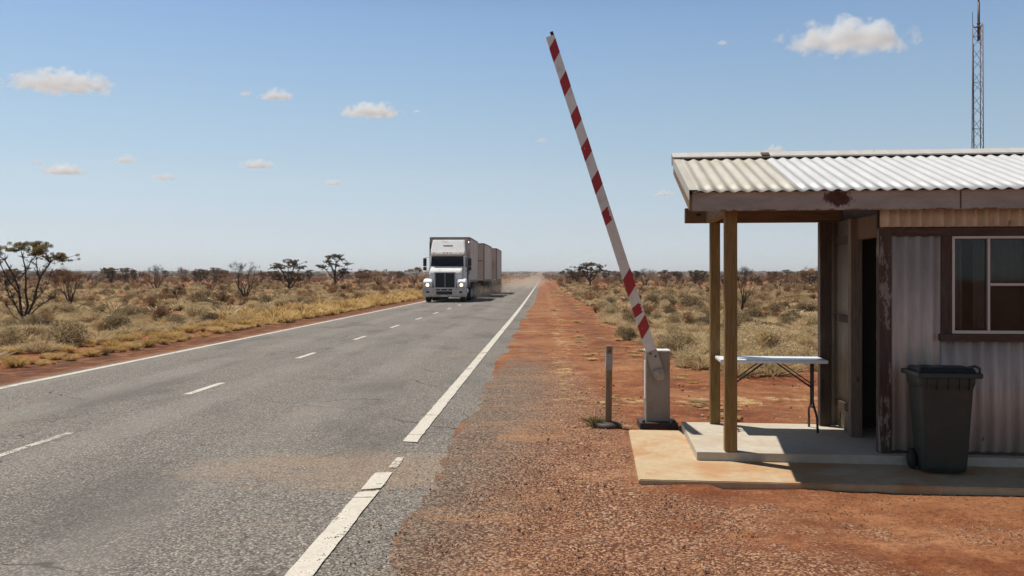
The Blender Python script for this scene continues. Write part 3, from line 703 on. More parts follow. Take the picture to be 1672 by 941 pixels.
def band(ya, yb, sk=0.09, frac=1.0):
    """a slanting wrap: left edge lower than right"""
    z1, z0 = along(ya), along(yb); zl0, zl1, zr0, zr1 = z0, z1 - sk, z0 + sk, z1
    b = MB(); y = -0.0262; w0 = wid(z0) / 2 + 0.0008
    zl0 = max(zl0, 0.245)
    if frac < 1: 
        n = 9; ed = []
        for i in range(n + 1):
            t_ = i / n; ed.append((w0 * (2 * frac - 1) * 1.0 + rs.uniform(-0.012, 0.012), y, zr0 + (zr1 - zr0) * t_ - (1 - frac) * sk))
        ps = [(-w0, y, zl1), (-w0, y, zl0)] + ed
        b.bm.faces.new([b.bm.verts.new(p) for p in ps])
    else:
        b.bm.faces.new([b.bm.verts.new(p) for p in ((-w0, y, zl1), (-w0, y, zl0), (w0, y, zr0), (w0, y, zr1))])
        b.bm.faces.new([b.bm.verts.new(p) for p in ((w0, y, zr1), (w0, y, zr0), (w0, 0.0262, zr0), (w0, 0.0262, zr1))])
    b.bm.faces.new([b.bm.verts.new(p) for p in ((-w0, y, zl0), (-w0, y, zl1), (-w0, 0.0262, zl1), (-w0, 0.0262, zl0))])
    b.bm.faces.new([b.bm.verts.new(p) for p in ((-w0, 0.0262, zl1), (w0, 0.0262, zr1), (w0, 0.0262, zr0), (-w0, 0.0262, zl0))])
    bmesh.ops.remove_doubles(b.bm, verts=b.bm.verts[:], dist=1e-5); b.build('stripe', M['arm_red'], boom)
for ya, yb in ((62, 98), (116, 154), (173, 209), (226, 261), (279, 315)): band(ya, yb)
band(336, 366, 0.06, 0.72); band(440, 483, 0.10); band(494, 517, 0.05, 0.8); band(516, 552, 0.10)
b = MB(); b.box(0.012, 0.046, -0.02, 0.02, L + 0.001, L + 0.045, 0.004); b.box(0.018, 0.036, -0.012, 0.012, L - 0.02, L + 0.001); b.build('end_cap', M['black'], boom)
b = MB(); boom_box(b, -0.005, 0.27, 0.128, 0.122, -0.03, 0.03); b.build('boom_socket', M['galv_lt'], boom)
b = MB(); b.prism([(-0.062, 0.05), (-0.055, -0.03), (-0.03, -0.062), (0.03, -0.062), (0.055, -0.03), (0.062, 0.05)], 1, -0.055, -0.0305, 0, 0.006)
b.prism([(-0.05, 0.06), (-0.05, -0.02), (0.05, -0.02), (0.05, 0.06)], 1, -0.066, -0.0555, 0, 0.004)
b.lathe([(0.014, -0.076), (0.014, -0.066)], (0, 0, 0.02), 'y', 10)
b.build('hinge_cover', M['galv_lt'], boom)
b = MB(); b.tube([(0, -0.03, 0), (0, 0.06, 0)], 0.03, 12); b.build('hinge_pin', M['dark_steel'], boom)
for c in ((-0.02, 0, 0.245), (0.025, 0, 0.20)):
    b = MB(); b.lathe([(0.012, -0.036), (0.012, -0.0305)], c, 'y', 8); b.build('bolt', M['dark_steel'], boom)

# marker post on a round foot
mp = empty('marker_post', (px(993, 9.75), 9.75, 0), 0.05)
tag(mp, 'short weathered timber marker post with a pale band on a round dark foot', 'post')
b = MB(); b.box(-0.034, 0.034, -0.03, 0.03, 0.03, 0.885, 0.004, mat=Matrix.Rotation(0.012, 4, 'Y')); b.build('stake', M['post_grey'], mp)
b = MB(); b.box(-0.0365, 0.0365, -0.0325, 0.0325, 0.62, 0.80, 0.002, mat=Matrix.Rotation(0.012, 4, 'Y')); b.build('sleeve', M['post_sleeve'], mp)
b = MB(); b.lathe([(0.15, -0.03), (0.145, 0.02), (0.10, 0.045), (0.04, 0.052)], (0, 0, 0), 'z', 24); b.build('foot', M['dark_steel'], mp)
b = MB(); b.lathe([(0.008, -0.038), (0.008, -0.03)], (0.01, 0, 0.83), 'y', 8); b.build('bolt', M['dark_steel'], mp)

# ------------------------------------------------------------------ radio mast
TY = 32.0
mast = empty('radio_mast', (px(1598, TY), TY, 0), 0.5)
tag(mast, 'tall thin lattice radio mast rising behind the shack roof', 'mast')
HT = CH + (HY - 44) / F * TY
def wr(z): return 0.255 - 0.06 * z / HT
cs = [(math.cos(a), math.sin(a)) for a in (0.3, 0.3 + 2.094, 0.3 + 4.189)]
for c in cs:
    b = MB(); b.tube([(c[0] * wr(0), c[1] * wr(0), -0.1), (c[0] * wr(HT), c[1] * wr(HT), HT + 0.05)], 0.019, 6); b.build('leg', M['tower_m'], mast)
b = MB(); z = 0.3; k = 0
while z < HT - 0.3:
    for i in range(3):
        p0, p1 = cs[i], cs[(i + 1) % 3]
        if k % 2: p0, p1 = p1, p0
        b.tube([(p0[0] * wr(z), p0[1] * wr(z), z), (p1[0] * wr(z + 0.42), p1[1] * wr(z + 0.42), z + 0.42)], 0.008, 5, cap=False)
        if k % 4 == 0: b.tube([(p0[0] * wr(z), p0[1] * wr(z), z), (p1[0] * wr(z), p1[1] * wr(z), z)], 0.008, 5, cap=False)
    z += 0.42; k += 1
for i in range(3):
    b.tube([(cs[i][0] * wr(HT), cs[i][1] * wr(HT), HT), (cs[(i + 1) % 3][0] * wr(HT), cs[(i + 1) % 3][1] * wr(HT), HT)], 0.012, 5)
    b.tube([(0, 0, HT), (cs[i][0] * wr(HT), cs[i][1] * wr(HT), HT)], 0.012, 5)
b.build('bracing', M['tower_m'], mast)
b = MB(); b.tube([(0.0, 0.0, HT - 0.5), (0.0, 0.0, HT + 0.9)], 0.045, 8); b.tube([(0, 0, HT + 0.9), (0, 0, HT + 4.0)], 0.03, 8); b.lathe([(0.06, HT + 0.1), (0.06, HT + 0.16)], (0, 0, 0), 'z', 10); b.build('antenna', M['tower_m'], mast)
b = MB(); b.tube([(cs[1][0] * 0.24, cs[1][1] * 0.24, 0), (cs[1][0] * 0.17 + 0.03, cs[1][1] * 0.17, HT * 0.55), (cs[1][0] * 0.2 + 0.03, cs[1][1] * 0.2, HT - 0.6)], 0.022, 6); b.build('cable', M['black'], mast)
b = MB(); b.tube([(cs[1][0] * 0.2, cs[1][1] * 0.2, HT), (cs[1][0] * 0.2, cs[1][1] * 0.2, HT + 0.55)], 0.01, 5); b.build('whip_antenna', M['tower_m'], mast)
b = MB(); b.box(-0.45, 0.45, -0.45, 0.45, -0.1, 0.12, 0.01); b.build('footing', M['slab'], mast)

# ------------------------------------------------------------------ road train
TD = 55.0
truck = empty('road_train', (px(725.5, TD), TD, 0.04), -math.atan(0.03))
tag(truck, 'white road train with lit headlights pulling three box trailers along the road', 'truck')
def wheel(parent, x, y, r, w, dual=False, name='wheel'):
    b = MB(); b.lathe([(r * 0.45, -w / 2), (r * 0.9, -w / 2), (r, -w / 2 + 0.04), (r, w / 2 - 0.04), (r * 0.9, w / 2), (r * 0.45, w / 2)], (x, y, r), 'x', 28)
    sx = 1 if x > 0 else -1
    b.lathe([(0.02, sx * (w / 2 - 0.03)), (r * 0.55, sx * (w / 2 - 0.03)), (r * 0.58, sx * (w / 2 + 0.012)), (r * 0.5, sx * (w / 2 + 0.012)), (r * 0.2, sx * (w / 2 - 0.0 + (0.0 if dual else 0.06))), (0.02, sx * (w / 2 + 0.03))], (x, y, r), 'x', 20, 1)
    return b.build(name, [M['rubber'], M['tr_bumper']], parent)
# cab: one shell built from cross-sections, front at y=0
cab = MB()
cab.prism([(0.55, 0.95), (0.42, 1.2), (0.42, 1.80), (0.52, 1.97), (1.30, 2.16), (1.75, 2.24), (2.05, 2.98), (2.05, 3.02), (3.05, 3.02), (3.05, 0.95)], 0, -1.0, 1.0, 0, 0.05)
cab.prism([(1.70, 0.9), (1.70, 2.18), (1.98, 2.98), (3.1, 3.06), (3.1, 0.9)], 0, -1.16, -1.001, 0, 0.03)
cab.prism([(1.70, 0.9), (1.70, 2.18), (1.98, 2.98), (3.1, 3.06), (3.1, 0.9)], 0, 1.001, 1.16, 0, 0.03)
cab = cab.build('cab', M['tr_white'], truck)
b = MB(); b.prism([(1.95, 3.03), (1.93, 3.14), (2.05, 3.30), (2.55, 3.98), (2.8, 4.02), (3.15, 4.02), (3.15, 3.03)], 0, -1.13, 1.13, 0, 0.05)
for v in b.bm.verts:
    v.co.x *= 1 - 0.09 * max(0.0, (v.co.z - 3.03))
b.build('roof_fairing', M['tr_white'], cab)
b = MB()
for i in range(8):
    u = -0.30 + i * 0.078; zz = 3.62; y = 2.05 + (zz - 3.30) * 0.735 - 0.012
    b.box(u, u + 0.055 if i % 3 else u + 0.065, y - 0.012, y + 0.05, zz - 0.035, zz + 0.035)
b.build('lettering', M['tr_red'], cab)
b = MB()
zs, ys = (2.27, 2.93), (1.745 - 0.0, 2.01)
b.prism([(1.752, 2.275), (2.015, 2.93), (2.055, 2.93), (1.80, 2.275)], 0, -1.06, 1.06)
for v in b.bm.verts: v.co.y -= 0.045
for v in b.bm.verts: v.co.x *= 1.0 - 0.05 * (v.co.z - 2.275)
b.build('windscreen', M['screen'], cab)
b = MB(); b.prism([(1.62, 3.03), (1.60, 3.09), (1.98, 3.11), (1.98, 3.03)], 0, -1.08, 1.08, 0, 0.01); b.build('sun_visor', M['tr_white'], cab)
for u in (-0.85, -0.22, 0.0, 0.22, 0.85):
    b = MB(); b.box(u - 0.06, u + 0.06, 1.72, 1.82, 3.112, 3.17, 0.012); b.build('marker_light', M['amber'], cab)
b = MB(); b.box(-0.62, 0.62, 0.375, 0.43, 0.93, 1.84, 0.03)
b.build('grille', M['tr_grille'], cab)
b = MB()
for (x0, x1, z0, z1) in ((-0.69, -0.61, 0.90, 1.90), (0.61, 0.69, 0.90, 1.90), (-0.61, 0.61, 1.84, 1.90), (-0.61, 0.61, 0.88, 0.93), (-0.014, 0.014, 0.93, 1.84)):
    b.box(x0, x1, 0.345, 0.44, z0, z1, 0.008)
b.build('grille_surround', M['tr_chrome'], cab)
for s in (-1, 1):
    b = MB()
    a0 = [(0.10, 0.92), (0.10, 1.28), (0.28, 1.44), (0.75, 1.50), (1.25, 1.42), (1.48, 1.1), (1.5, 0.92), (1.38, 0.92), (1.2, 1.18), (0.95, 1.28), (0.7, 1.18), (0.55, 0.92)]
    b.prism(a0, 0, s * 0.80, s * 1.33, 0, 0.03); b.build('mudguard', M['tr_white'], cab)
    b = MB(); b.box(s * 1.08 - 0.20, s * 1.08 + 0.20, 0.055, 0.12, 0.94, 1.24, 0.02); b.build('headlight_housing', M['tr_chrome'], cab)
    b = MB(); b.lathe([(0.03, 0.02), (0.085, 0.025), (0.10, 0.05)], (s * 1.06, 0.0, 1.09), 'y', 20); b.build('headlight', M['lamp'], cab)
    wheel(truck, s * 1.10, 1.0, 0.50, 0.32)
    b = MB(); b.box(s * 1.45 - 0.11, s * 1.45 + 0.11, 1.75, 1.88, 2.28, 2.80, 0.03); b.box(s * 1.45 - 0.11, s * 1.45 + 0.11, 1.75, 1.88, 2.02, 2.24, 0.03)
    b.build('mirror', M['black'], cab)
    b = MB(); b.tube([(s * 1.15, 1.95, 2.86), (s * 1.45, 1.83, 2.84), (s * 1.45, 1.83, 2.0), (s * 1.15, 1.95, 1.98)], 0.02, 6); b.build('mirror_bracket', M['tr_dark'], cab)
    b = MB(); b.prism([(1.9, 2.25), (2.1, 2.85), (2.75, 2.85), (2.75, 2.25)], 0, s * 1.155, s * 1.17); b.build('side_window', M['screen'], cab)
    b = MB(); b.tube([(s * 1.27, 3.25, 0.9), (s * 1.27, 3.25, 2.2)], 0.10, 12); b.tube([(s * 1.27, 3.25, 2.2), (s * 1.27, 3.25, 3.75), (s * 1.28, 3.33, 3.92)], 0.065, 10); b.build('exhaust_stack', M['tr_dark'] if s < 0 else M['tr_chrome'], cab)
    b = MB(); b.lathe([(0.28, -0.5), (0.30, -0.48), (0.30, 0.48), (0.28, 0.5)], (s * 0.98, 2.6, 0.65), 'y', 18); b.build('fuel_tank', M['tr_chrome'], truck)
b = MB(); b.prism([(-0.05, 0.45), (-0.1, 0.62), (-0.08, 0.92), (0.38, 0.92), (0.38, 0.36), (0.05, 0.34)], 0, -1.36, 1.36, 0, 0.03); bum = b.build('bumper', M['tr_bumper'], truck)
b = MB(); b.box(-0.50, 0.50, -0.112, -0.06, 0.50, 0.70, 0.01)
for x0, x1 in ((-0.5, -0.27), (-0.2, 0.2), (0.27, 0.5)): b.box(x0, x1, -0.112, -0.07, 0.75, 0.84, 0.01)
b.build('air_intake', M['tr_grille'], bum)
b = MB(); b.box(-0.22, 0.22, -0.105, -0.07, 0.36, 0.475, 0.004); b.build('number_plate', M['plate'], bum)
for s in (-1, 1):
    b = MB(); b.box(s * 1.03 - 0.09, s * 1.03 + 0.09, -0.11, -0.08, 0.60, 0.71, 0.008); b.build('fog_lamp', M['tr_grille'], bum)
b = MB(); b.box(-0.45, -0.3, 0.4, 9.3, 0.7, 1.0); b.box(0.3, 0.45, 0.4, 9.3, 0.7, 1.0); b.box(-0.9, 0.9, 0.85, 1.15, 0.42, 0.6); b.box(-1.1, 1.1, 2.9, 4.6, 0.55, 0.95, 0.02); b.build('chassis', M['tr_dark'], truck)
for y in (4.6, 5.9):
    for s in (-1, 1): wheel(truck, s * 1.05, y, 0.50, 0.55, True)
def trailer(y0, y1, axles, first=False, shift=0.0, turn=0.0):
    t = MB(); t.box(-1.31, 1.31, y0, y1, 1.32, 4.20, 0.015); t = t.build('trailer', M['tr_box'], truck)
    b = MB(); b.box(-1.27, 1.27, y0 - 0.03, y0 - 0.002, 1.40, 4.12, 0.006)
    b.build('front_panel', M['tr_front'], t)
    b = MB()
    for s in (-1, 1):
        b.box(s * 1.30 - 0.045, s * 1.30 + 0.045, y0 - 0.045, y0 + 0.05, 1.26, 4.23, 0.006)
        b.box(s * 1.30 - 0.03, s * 1.30 + 0.03, y0 + 0.06, y1 + 0.02, 4.14, 4.235, 0.006); b.box(s * 1.30 - 0.03, s * 1.30 + 0.03, y0 + 0.06, y1 + 0.02, 1.24, 1.40, 0.006)
        b.box(s * 1.30 - 0.035, s * 1.30 + 0.035, y1 - 0.02, y1 + 0.04, 1.26, 4.22, 0.006)
        k = y0 + 1.0
        while k < y1 - 0.4: b.box(s * 1.318 - 0.008, s * 1.318 + 0.008, k, k + 0.05, 1.41, 4.13); k += 1.1
    b.box(-1.25, 1.25, y0 - 0.045, y0 + 0.05, 4.14, 4.235, 0.006)
    b.build('frame_rails', M['tr_frame'], t)
    b = MB(); b.box(-0.5, -0.34, y0 + 0.4, y1 - 0.2, 1.0, 1.3); b.box(0.34, 0.5, y0 + 0.4, y1 - 0.2, 1.0, 1.3)
    b.box(-1.2, 1.2, y1 - 0.12, y1, 0.75, 1.0); b.box(0.95, 1.05, y0 + 2.2, y0 + 2.3, 0.5, 1.3); b.box(-1.05, -0.95, y0 + 2.2, y0 + 2.3, 0.5, 1.3)
    if not first:
        b.box(-0.08, 0.08, y0 - 3.9, y0 + 1.5, 0.75, 0.9); b.tube([(-0.5, y0 + 0.3, 0.85), (0, y0 - 2.6, 0.8)], 0.06, 6); b.tube([(0.5, y0 + 0.3, 0.85), (0, y0 - 2.6, 0.8)], 0.06, 6)
    b.build('underframe', M['tr_dark'], t)
    for y in axles:
        for s in (-1, 1): wheel(t, s * 1.05, y, 0.50, 0.52, True)
    for s in (-1, 1):
        b = MB(); b.box(s * 1.05 - 0.3, s * 1.05 + 0.3, axles[-1] + 0.62, axles[-1] + 0.64, 0.25, 1.2); b.build('mudflap', M['rubber'], t)
    t.matrix_basis = Matrix.Translation((shift, y0, 0)) @ Matrix.Rotation(-turn, 4, 'Z') @ Matrix.Translation((0, -y0, 0))
    return t
trailer(3.55, 11.2, (8.0, 9.2, 10.4), True)
t2 = trailer(14.2, 22.8, (15.1, 16.3, 19.6, 20.8, 22.0), False, 0.30, 0.015)
b = MB(); b.tube([(0.25, 14.13, 2.85), (1.15, 14.13, 2.85)], 0.03, 6); b.box(0.1, 0.35, 14.1, 14.16, 2.78, 2.92); b.build('air_line', M['tr_dark'], t2)
trailer(26.4, 35.0, (27.3, 28.5, 31.8, 33.0, 34.2), False, 0.70, 0.008)


# ------------------------------------------------------------------ vegetation meshes
def leaf_m(name, cols, trans=0.25, var=0.5):
    t = NT(name); oi = t.n('ObjectInfo'); p = t.pos()
    n1 = t.noise(p, 5.0, 3, 0.6); geo = t.n('NewGeometry')
    k = t.math('ADD', t.math('MULTIPLY', oi.outputs['Random'], var), t.math('MULTIPLY', n1, 1 - var))
    k = t.math('ADD', k, t.math('MULTIPLY', t.math('SUBTRACT', geo.outputs['Random Per Island'], 0.5), 0.45), clamp=True)
    c = t.ramp(k, cols)
    d = t.n('BsdfDiffuse'); t.l(c, d.inputs[0]); tl = t.n('BsdfTranslucent'); t.l(c, tl.inputs[0])
    mx = t.n('MixShader'); mx.inputs[0].default_value = trans; t.l(d.outputs[0], mx.inputs[1]); t.l(tl.outputs[0], mx.inputs[2]); t.l(mx.outputs[0], t.out.inputs[0])
    return t.m
M['salt'] = leaf_m('saltbush_leaf', [(0.08, (0.115, 0.082, 0.048)), (0.35, (0.35, 0.268, 0.155)), (0.62, (0.59, 0.465, 0.275)), (0.9, (0.76, 0.62, 0.39))], 0.33, 0.62)
M['brownbush'] = leaf_m('brown_shrub_leaf', [(0.15, (0.16, 0.085, 0.045)), (0.5, (0.30, 0.175, 0.09)), (0.85, (0.44, 0.285, 0.15))], 0.38)
M['gold'] = leaf_m('golden_grass_blade', [(0.1, (0.38, 0.235, 0.085)), (0.5, (0.62, 0.43, 0.18)), (0.9, (0.78, 0.60, 0.31))], 0.3)
M['pale'] = leaf_m('pale_grass_blade', [(0.1, (0.34, 0.235, 0.12)), (0.5, (0.56, 0.43, 0.25)), (0.9, (0.72, 0.58, 0.37))], 0.3)
M['greengrass'] = leaf_m('green_grass_blade', [(0.1, (0.13, 0.12, 0.045)), (0.9, (0.27, 0.23, 0.09))], 0.3)
M['mulga'] = leaf_m('mulga_leaf', [(0.1, (0.11, 0.085, 0.03)), (0.5, (0.22, 0.165, 0.055)), (0.9, (0.36, 0.27, 0.095))], 0.42, 0.25)
M['mulga_dk'] = leaf_m('gum_leaf', [(0.1, (0.085, 0.062, 0.036)), (0.5, (0.165, 0.125, 0.068)), (0.9, (0.27, 0.21, 0.115))], 0.42, 0.3)
M['bark'] = weathered('dark_bark', (0.055, 0.038, 0.03), (0.11, 0.076, 0.058), 12, 0.4, 0.95, 0, (4, 4, 0.7), 0.4)
M['twig'] = flat('dry_twig', (0.12, 0.085, 0.06), 0.95)

def unit(v): return v / np.maximum(np.linalg.norm(v, axis=-1, keepdims=True), 1e-9)
def leaf_quads(c, d, ln, wd, r):
    """leaves at c growing along d"""
    n = len(c); side = unit(np.cross(d, unit(r.normal(size=(n, 3)))))
    ln = np.asarray(ln).reshape(-1, 1); wd = np.asarray(wd).reshape(-1, 1)
    P = np.stack([c - d * ln * 0.5, c + side * wd * 0.5, c + d * ln * 0.5, c - side * wd * 0.5], 1)
    return P.reshape(-1, 3), np.arange(n * 4).reshape(n, 4)
def seg_tubes(segs, n=4):
    V = []; Fc = []
    for (a, b_, ra, rb) in segs:
        a = np.array(a, float); b_ = np.array(b_, float); t_ = unit(b_ - a)
        s = unit(np.cross(t_, [0.3, 0.2, 1.0] if abs(t_[2]) < 0.9 else [1.0, 0.1, 0])); q = np.cross(t_, s); o = len(V)
        for (p, rr) in ((a, ra), (b_, rb)):
            for k in range(n): V.append(p + (s * math.cos(6.2832 * k / n) + q * math.sin(6.2832 * k / n)) * rr)
        for k in range(n): Fc.append((o + k, o + (k + 1) % n, o + n + (k + 1) % n, o + n + k))
    return np.array(V).reshape(-1, 3), Fc
def raw_mesh(name, parts):
    """parts: list of (verts, faces, material)"""
    V = []; Fc = []; mi = []; mats = []; o = 0
    for v, f, m in parts:
        if len(v) == 0: continue
        if m not in mats: mats.append(m)
        V.extend(map(tuple, v)); Fc.extend([tuple(int(i) + o for i in q) for q in f]); mi.extend([mats.index(m)] * len(f)); o += len(v)
    me = bpy.data.meshes.new(name); me.from_pydata(V, [], Fc)
    for m in mats: me.materials.append(m)
    me.polygons.foreach_set('material_index', np.array(mi, dtype=np.int32)); me.update()
    return me
def shrub_mesh(seed, nleaf, leaf, mat, w=0.5, h=0.55, twigs=26, open_=0.25):
    r = np.random.default_rng(seed); nl = r.integers(6, 11)
    lobes = []
    for i in range(nl):
        a = r.uniform(0, 6.283); q = r.uniform(0.0, 0.62) * w; rad = r.uniform(0.26, 0.46) * w
        lobes.append((q * math.cos(a), q * math.sin(a), r.uniform(0.35, 0.85) * h - rad * 0.3, rad, rad * r.uniform(0.7, 1.05)))
    lb = np.array(lobes); k = r.choice(nl, nleaf, p=lb[:, 3] ** 2 / (lb[:, 3] ** 2).sum())
    dr = unit(r.normal(size=(nleaf, 3)) + [0, 0, 0.25]); rr = np.where(r.random(nleaf) < open_, r.uniform(0.3, 1, nleaf), r.normal(0.95, 0.12, nleaf))[:, None]
    c = lb[k, :3] + dr * rr * np.stack([lb[k, 3], lb[k, 3], lb[k, 4]], 1)
    ok = c[:, 2] > 0.01; c = c[ok]; dr = dr[ok]
    out = unit(dr + 0.5 * r.normal(size=c.shape) + [0, 0, 0.35] + unit(c * [1, 1, 0.3]) * 0.5)
    m = len(c)
    lv, lf = leaf_quads(c, out, leaf * r.uniform(0.6, 1.5, m), leaf * 0.34 * r.uniform(0.7, 1.3, m), r)
    segs = []
    for i in range(twigs):
        q = lb[r.integers(nl)]; b0 = np.array([r.normal(0, 0.05 * w), r.normal(0, 0.05 * w), 0.0]); e = q[:3] + r.normal(0, 0.12 * w, 3); e[2] = abs(e[2])
        mid = b0 * 0.4 + e * 0.6 + r.normal(0, 0.04 * w, 3) - [0, 0, 0.06 * h]
        segs += [(b0, mid, 0.008, 0.005), (mid, e, 0.005, 0.002)]
    tv, tf = seg_tubes(segs, 3)
    return raw_mesh('shrub', [(lv, lf, mat), (tv, tf, M['bark'])])
def tuft_mesh(seed, n, h, spread, mat, wd=0.007):
    r = np.random.default_rng(seed); V = []; Fc = []
    for i in range(n):
        a = r.uniform(0, 6.283); b0 = np.array([math.cos(a), math.sin(a), 0]) * abs(r.normal(0, 0.3)) * spread
        tilt = r.uniform(0.1, 1.0) * spread * 1.5; a2 = a + r.normal(0, 0.5); hh = h * r.uniform(0.45, 1.1)
        e = b0 + np.array([math.cos(a2) * tilt, math.sin(a2) * tilt, hh]); mid = b0 * 0.5 + e * 0.5 + np.array([0, 0, hh * 0.14])
        s = np.array([-math.sin(a2), math.cos(a2), 0]) * wd * r.uniform(0.6, 1.4); s2 = unit(s + r.normal(0, 0.003, 3)) * np.linalg.norm(s)
        o = len(V); V += [b0 - s, b0 + s, mid + s2 * 0.8, mid - s2 * 0.8, e]
        Fc += [(o, o + 1, o + 2, o + 3), (o + 3, o + 2, o + 4)]
    return raw_mesh('tuft', [(np.array(V), Fc, mat)])
SALT_HI = [shrub_mesh(100 + i, 2600, 0.048, M['salt']) for i in range(7)]
BROWN_HI = [shrub_mesh(140 + i, 1500, 0.045, M['brownbush'], 0.45, 0.6, 40, 0.5) for i in range(3)]
SALT_LO = [shrub_mesh(200 + i, 520, 0.10, M['salt'], 0.5, 0.55, 8) for i in range(6)]
BROWN_LO = [shrub_mesh(230 + i, 420, 0.10, M['brownbush'], 0.5, 0.65, 10, 0.5) for i in range(4)]
GOLD = [tuft_mesh(300 + i, 330, 0.25, 0.20, M['gold']) for i in range(5)]
PALE = [tuft_mesh(320 + i, 190, 0.26, 0.28, M['pale']) for i in range(5)]
GOLD_LO = [tuft_mesh(340 + i, 70, 0.36, 0.30, M['gold'], 0.02) for i in range(4)]
PALE_LO = [tuft_mesh(360 + i, 60, 0.28, 0.30, M['pale'], 0.022) for i in range(4)]

def tree_parts(seed, H, W, kind):
    """kind: flat (mulga, flat top clusters), round, bare, wispy.  returns trunk mesh, crown mesh or None"""
    r = np.random.default_rng(seed); segs = []; tips = []
    def grow(p, d, ln, rad, depth, bias):
        steps = 3; 
        for i in range(steps):
            q = p + d * ln / steps; segs.append((p, q, rad, rad * 0.86)); rad *= 0.86; p = q
            d = unit(d + r.normal(0, 0.11, 3) + np.array([0, 0, bias]))
        if depth == 0:
            tips.append((p, d)); return
        if kind in ('round', 'wispy') and depth <= 2 and r.random() < 0.6: tips.append((p, d))
        for j in range(2 if r.random() < 0.62 else 3):
            a = r.uniform(0, 6.283); sp = r.uniform(0.3, 0.62)
            nd = unit(d + sp * np.array([math.cos(a), math.sin(a), 0]) * (1.25 if kind == 'flat' else 1.0) + r.normal(0, 0.1, 3))
            grow(p, nd, ln * r.uniform(0.62, 0.85), rad * 0.68, depth - 1, bias)
    stems = {'flat': 4, 'round': 2, 'bare': 5, 'wispy': 5}[kind]; depth = {'flat': 4, 'round': 4, 'bare': 4, 'wispy': 4}[kind]
    for i in range(stems):
        a = 6.283 * i / stems + r.uniform(-0.4, 0.4); sp = r.uniform(0.45, 0.95) if stems > 2 else r.uniform(0.1, 0.4)
        d = unit(np.array([math.cos(a) * sp, math.sin(a) * sp, 1.0])); st = 0.12 if stems > 2 else 0.3
        if i == 0: segs.append((np.array([0, 0, -0.05]), np.array([0.0, 0, st]), 0.042, 0.034))
        grow(np.array([0.008 * math.cos(a), 0.008 * math.sin(a), st * r.uniform(0.6, 0.95)]), d, 0.34 * r.uniform(0.8, 1.1), 0.024, depth, 0.10)
    P = np.array([s[1] for s in segs]); sx = W / 2 / np.percentile(np.abs(P[:, :2]), 98); sz = H / P[:, 2].max() * (1 if kind in ('bare',) else 0.96)
    sc = np.array([sx, sx, sz]); rs_ = H
    segs = [(a * sc, b_ * sc, max(ra * rs_, 0.004), max(rb * rs_, 0.003)) for a, b_, ra, rb in segs]
    tv, tf = seg_tubes(segs, 6); tr = raw_mesh('trunk', [(tv, tf, M['bark'])])
    T = np.array([t_[0] * sc for t_ in tips])
    if kind == 'bare':
        fine = []
        for t_ in T:
            for j in range(5):
                e = t_ + unit(r.normal(0, 1, 3) + [0, 0, 0.7]) * H * r.uniform(0.03, 0.09); fine.append((t_, e, 0.004, 0.0025))
        fv, ff = seg_tubes(fine, 3); nlf = 500
        keep = T[r.choice(len(T), max(3, len(T) // 3), replace=False)]
        c = keep[r.integers(len(keep), size=nlf)] + r.normal(0, 1, (nlf, 3)) * H * np.array([0.03, 0.03, 0.02])
        lv, lf = leaf_quads(c, unit(r.normal(size=(nlf, 3))), H * 0.014 * r.uniform(0.6, 1.4, nlf), H * 0.006 * np.ones(nlf), r)
        return tr, raw_mesh('crown', [(fv, ff, M['bark']), (lv, lf, M['mulga_dk'])])
    if kind == 'flat': keep = T[T[:, 2] > np.percentile(T[:, 2], 35)]; keep = keep[r.random(len(keep)) < 0.5]; nlf, spx, spz, lm = 7000, 0.05, 0.026, M['mulga']
    elif kind == 'round': keep = T[T[:, 2] > np.percentile(T[:, 2], 12)]; nlf, spx, spz, lm = 7500, 0.045, 0.03, M['mulga_dk']
    else: keep = T[T[:, 2] > np.percentile(T[:, 2], 20)]; nlf, spx, spz, lm = 5200, 0.045, 0.045, M['brownbush']
    g = r.normal(0, 1, (nlf, 3)); g = unit(g) * np.minimum(np.linalg.norm(g, axis=1, keepdims=True), 1.8)
    c = keep[r.integers(len(keep), size=nlf)] + g * H * np.array([spx, spx, spz]) + [0, 0, H * 0.012]
    lv, lf = leaf_quads(c, unit(r.normal(size=(nlf, 3)) + [0, 0, 0.3]), H * 0.020 * r.uniform(0.6, 1.5, nlf), H * 0.0085 * r.uniform(0.7, 1.3, nlf), r)
    tw = []
    for k_ in r.integers(len(keep), size=min(160, len(keep) * 4)):
        tw.append((keep[k_], keep[k_] + g[k_] * H * np.array([spx, spx, spz]), 0.005, 0.0025))
    wv, wf = seg_tubes(tw, 3)
    return tr, raw_mesh('crown', [(lv, lf, lm), (wv, wf, M['bark'])])
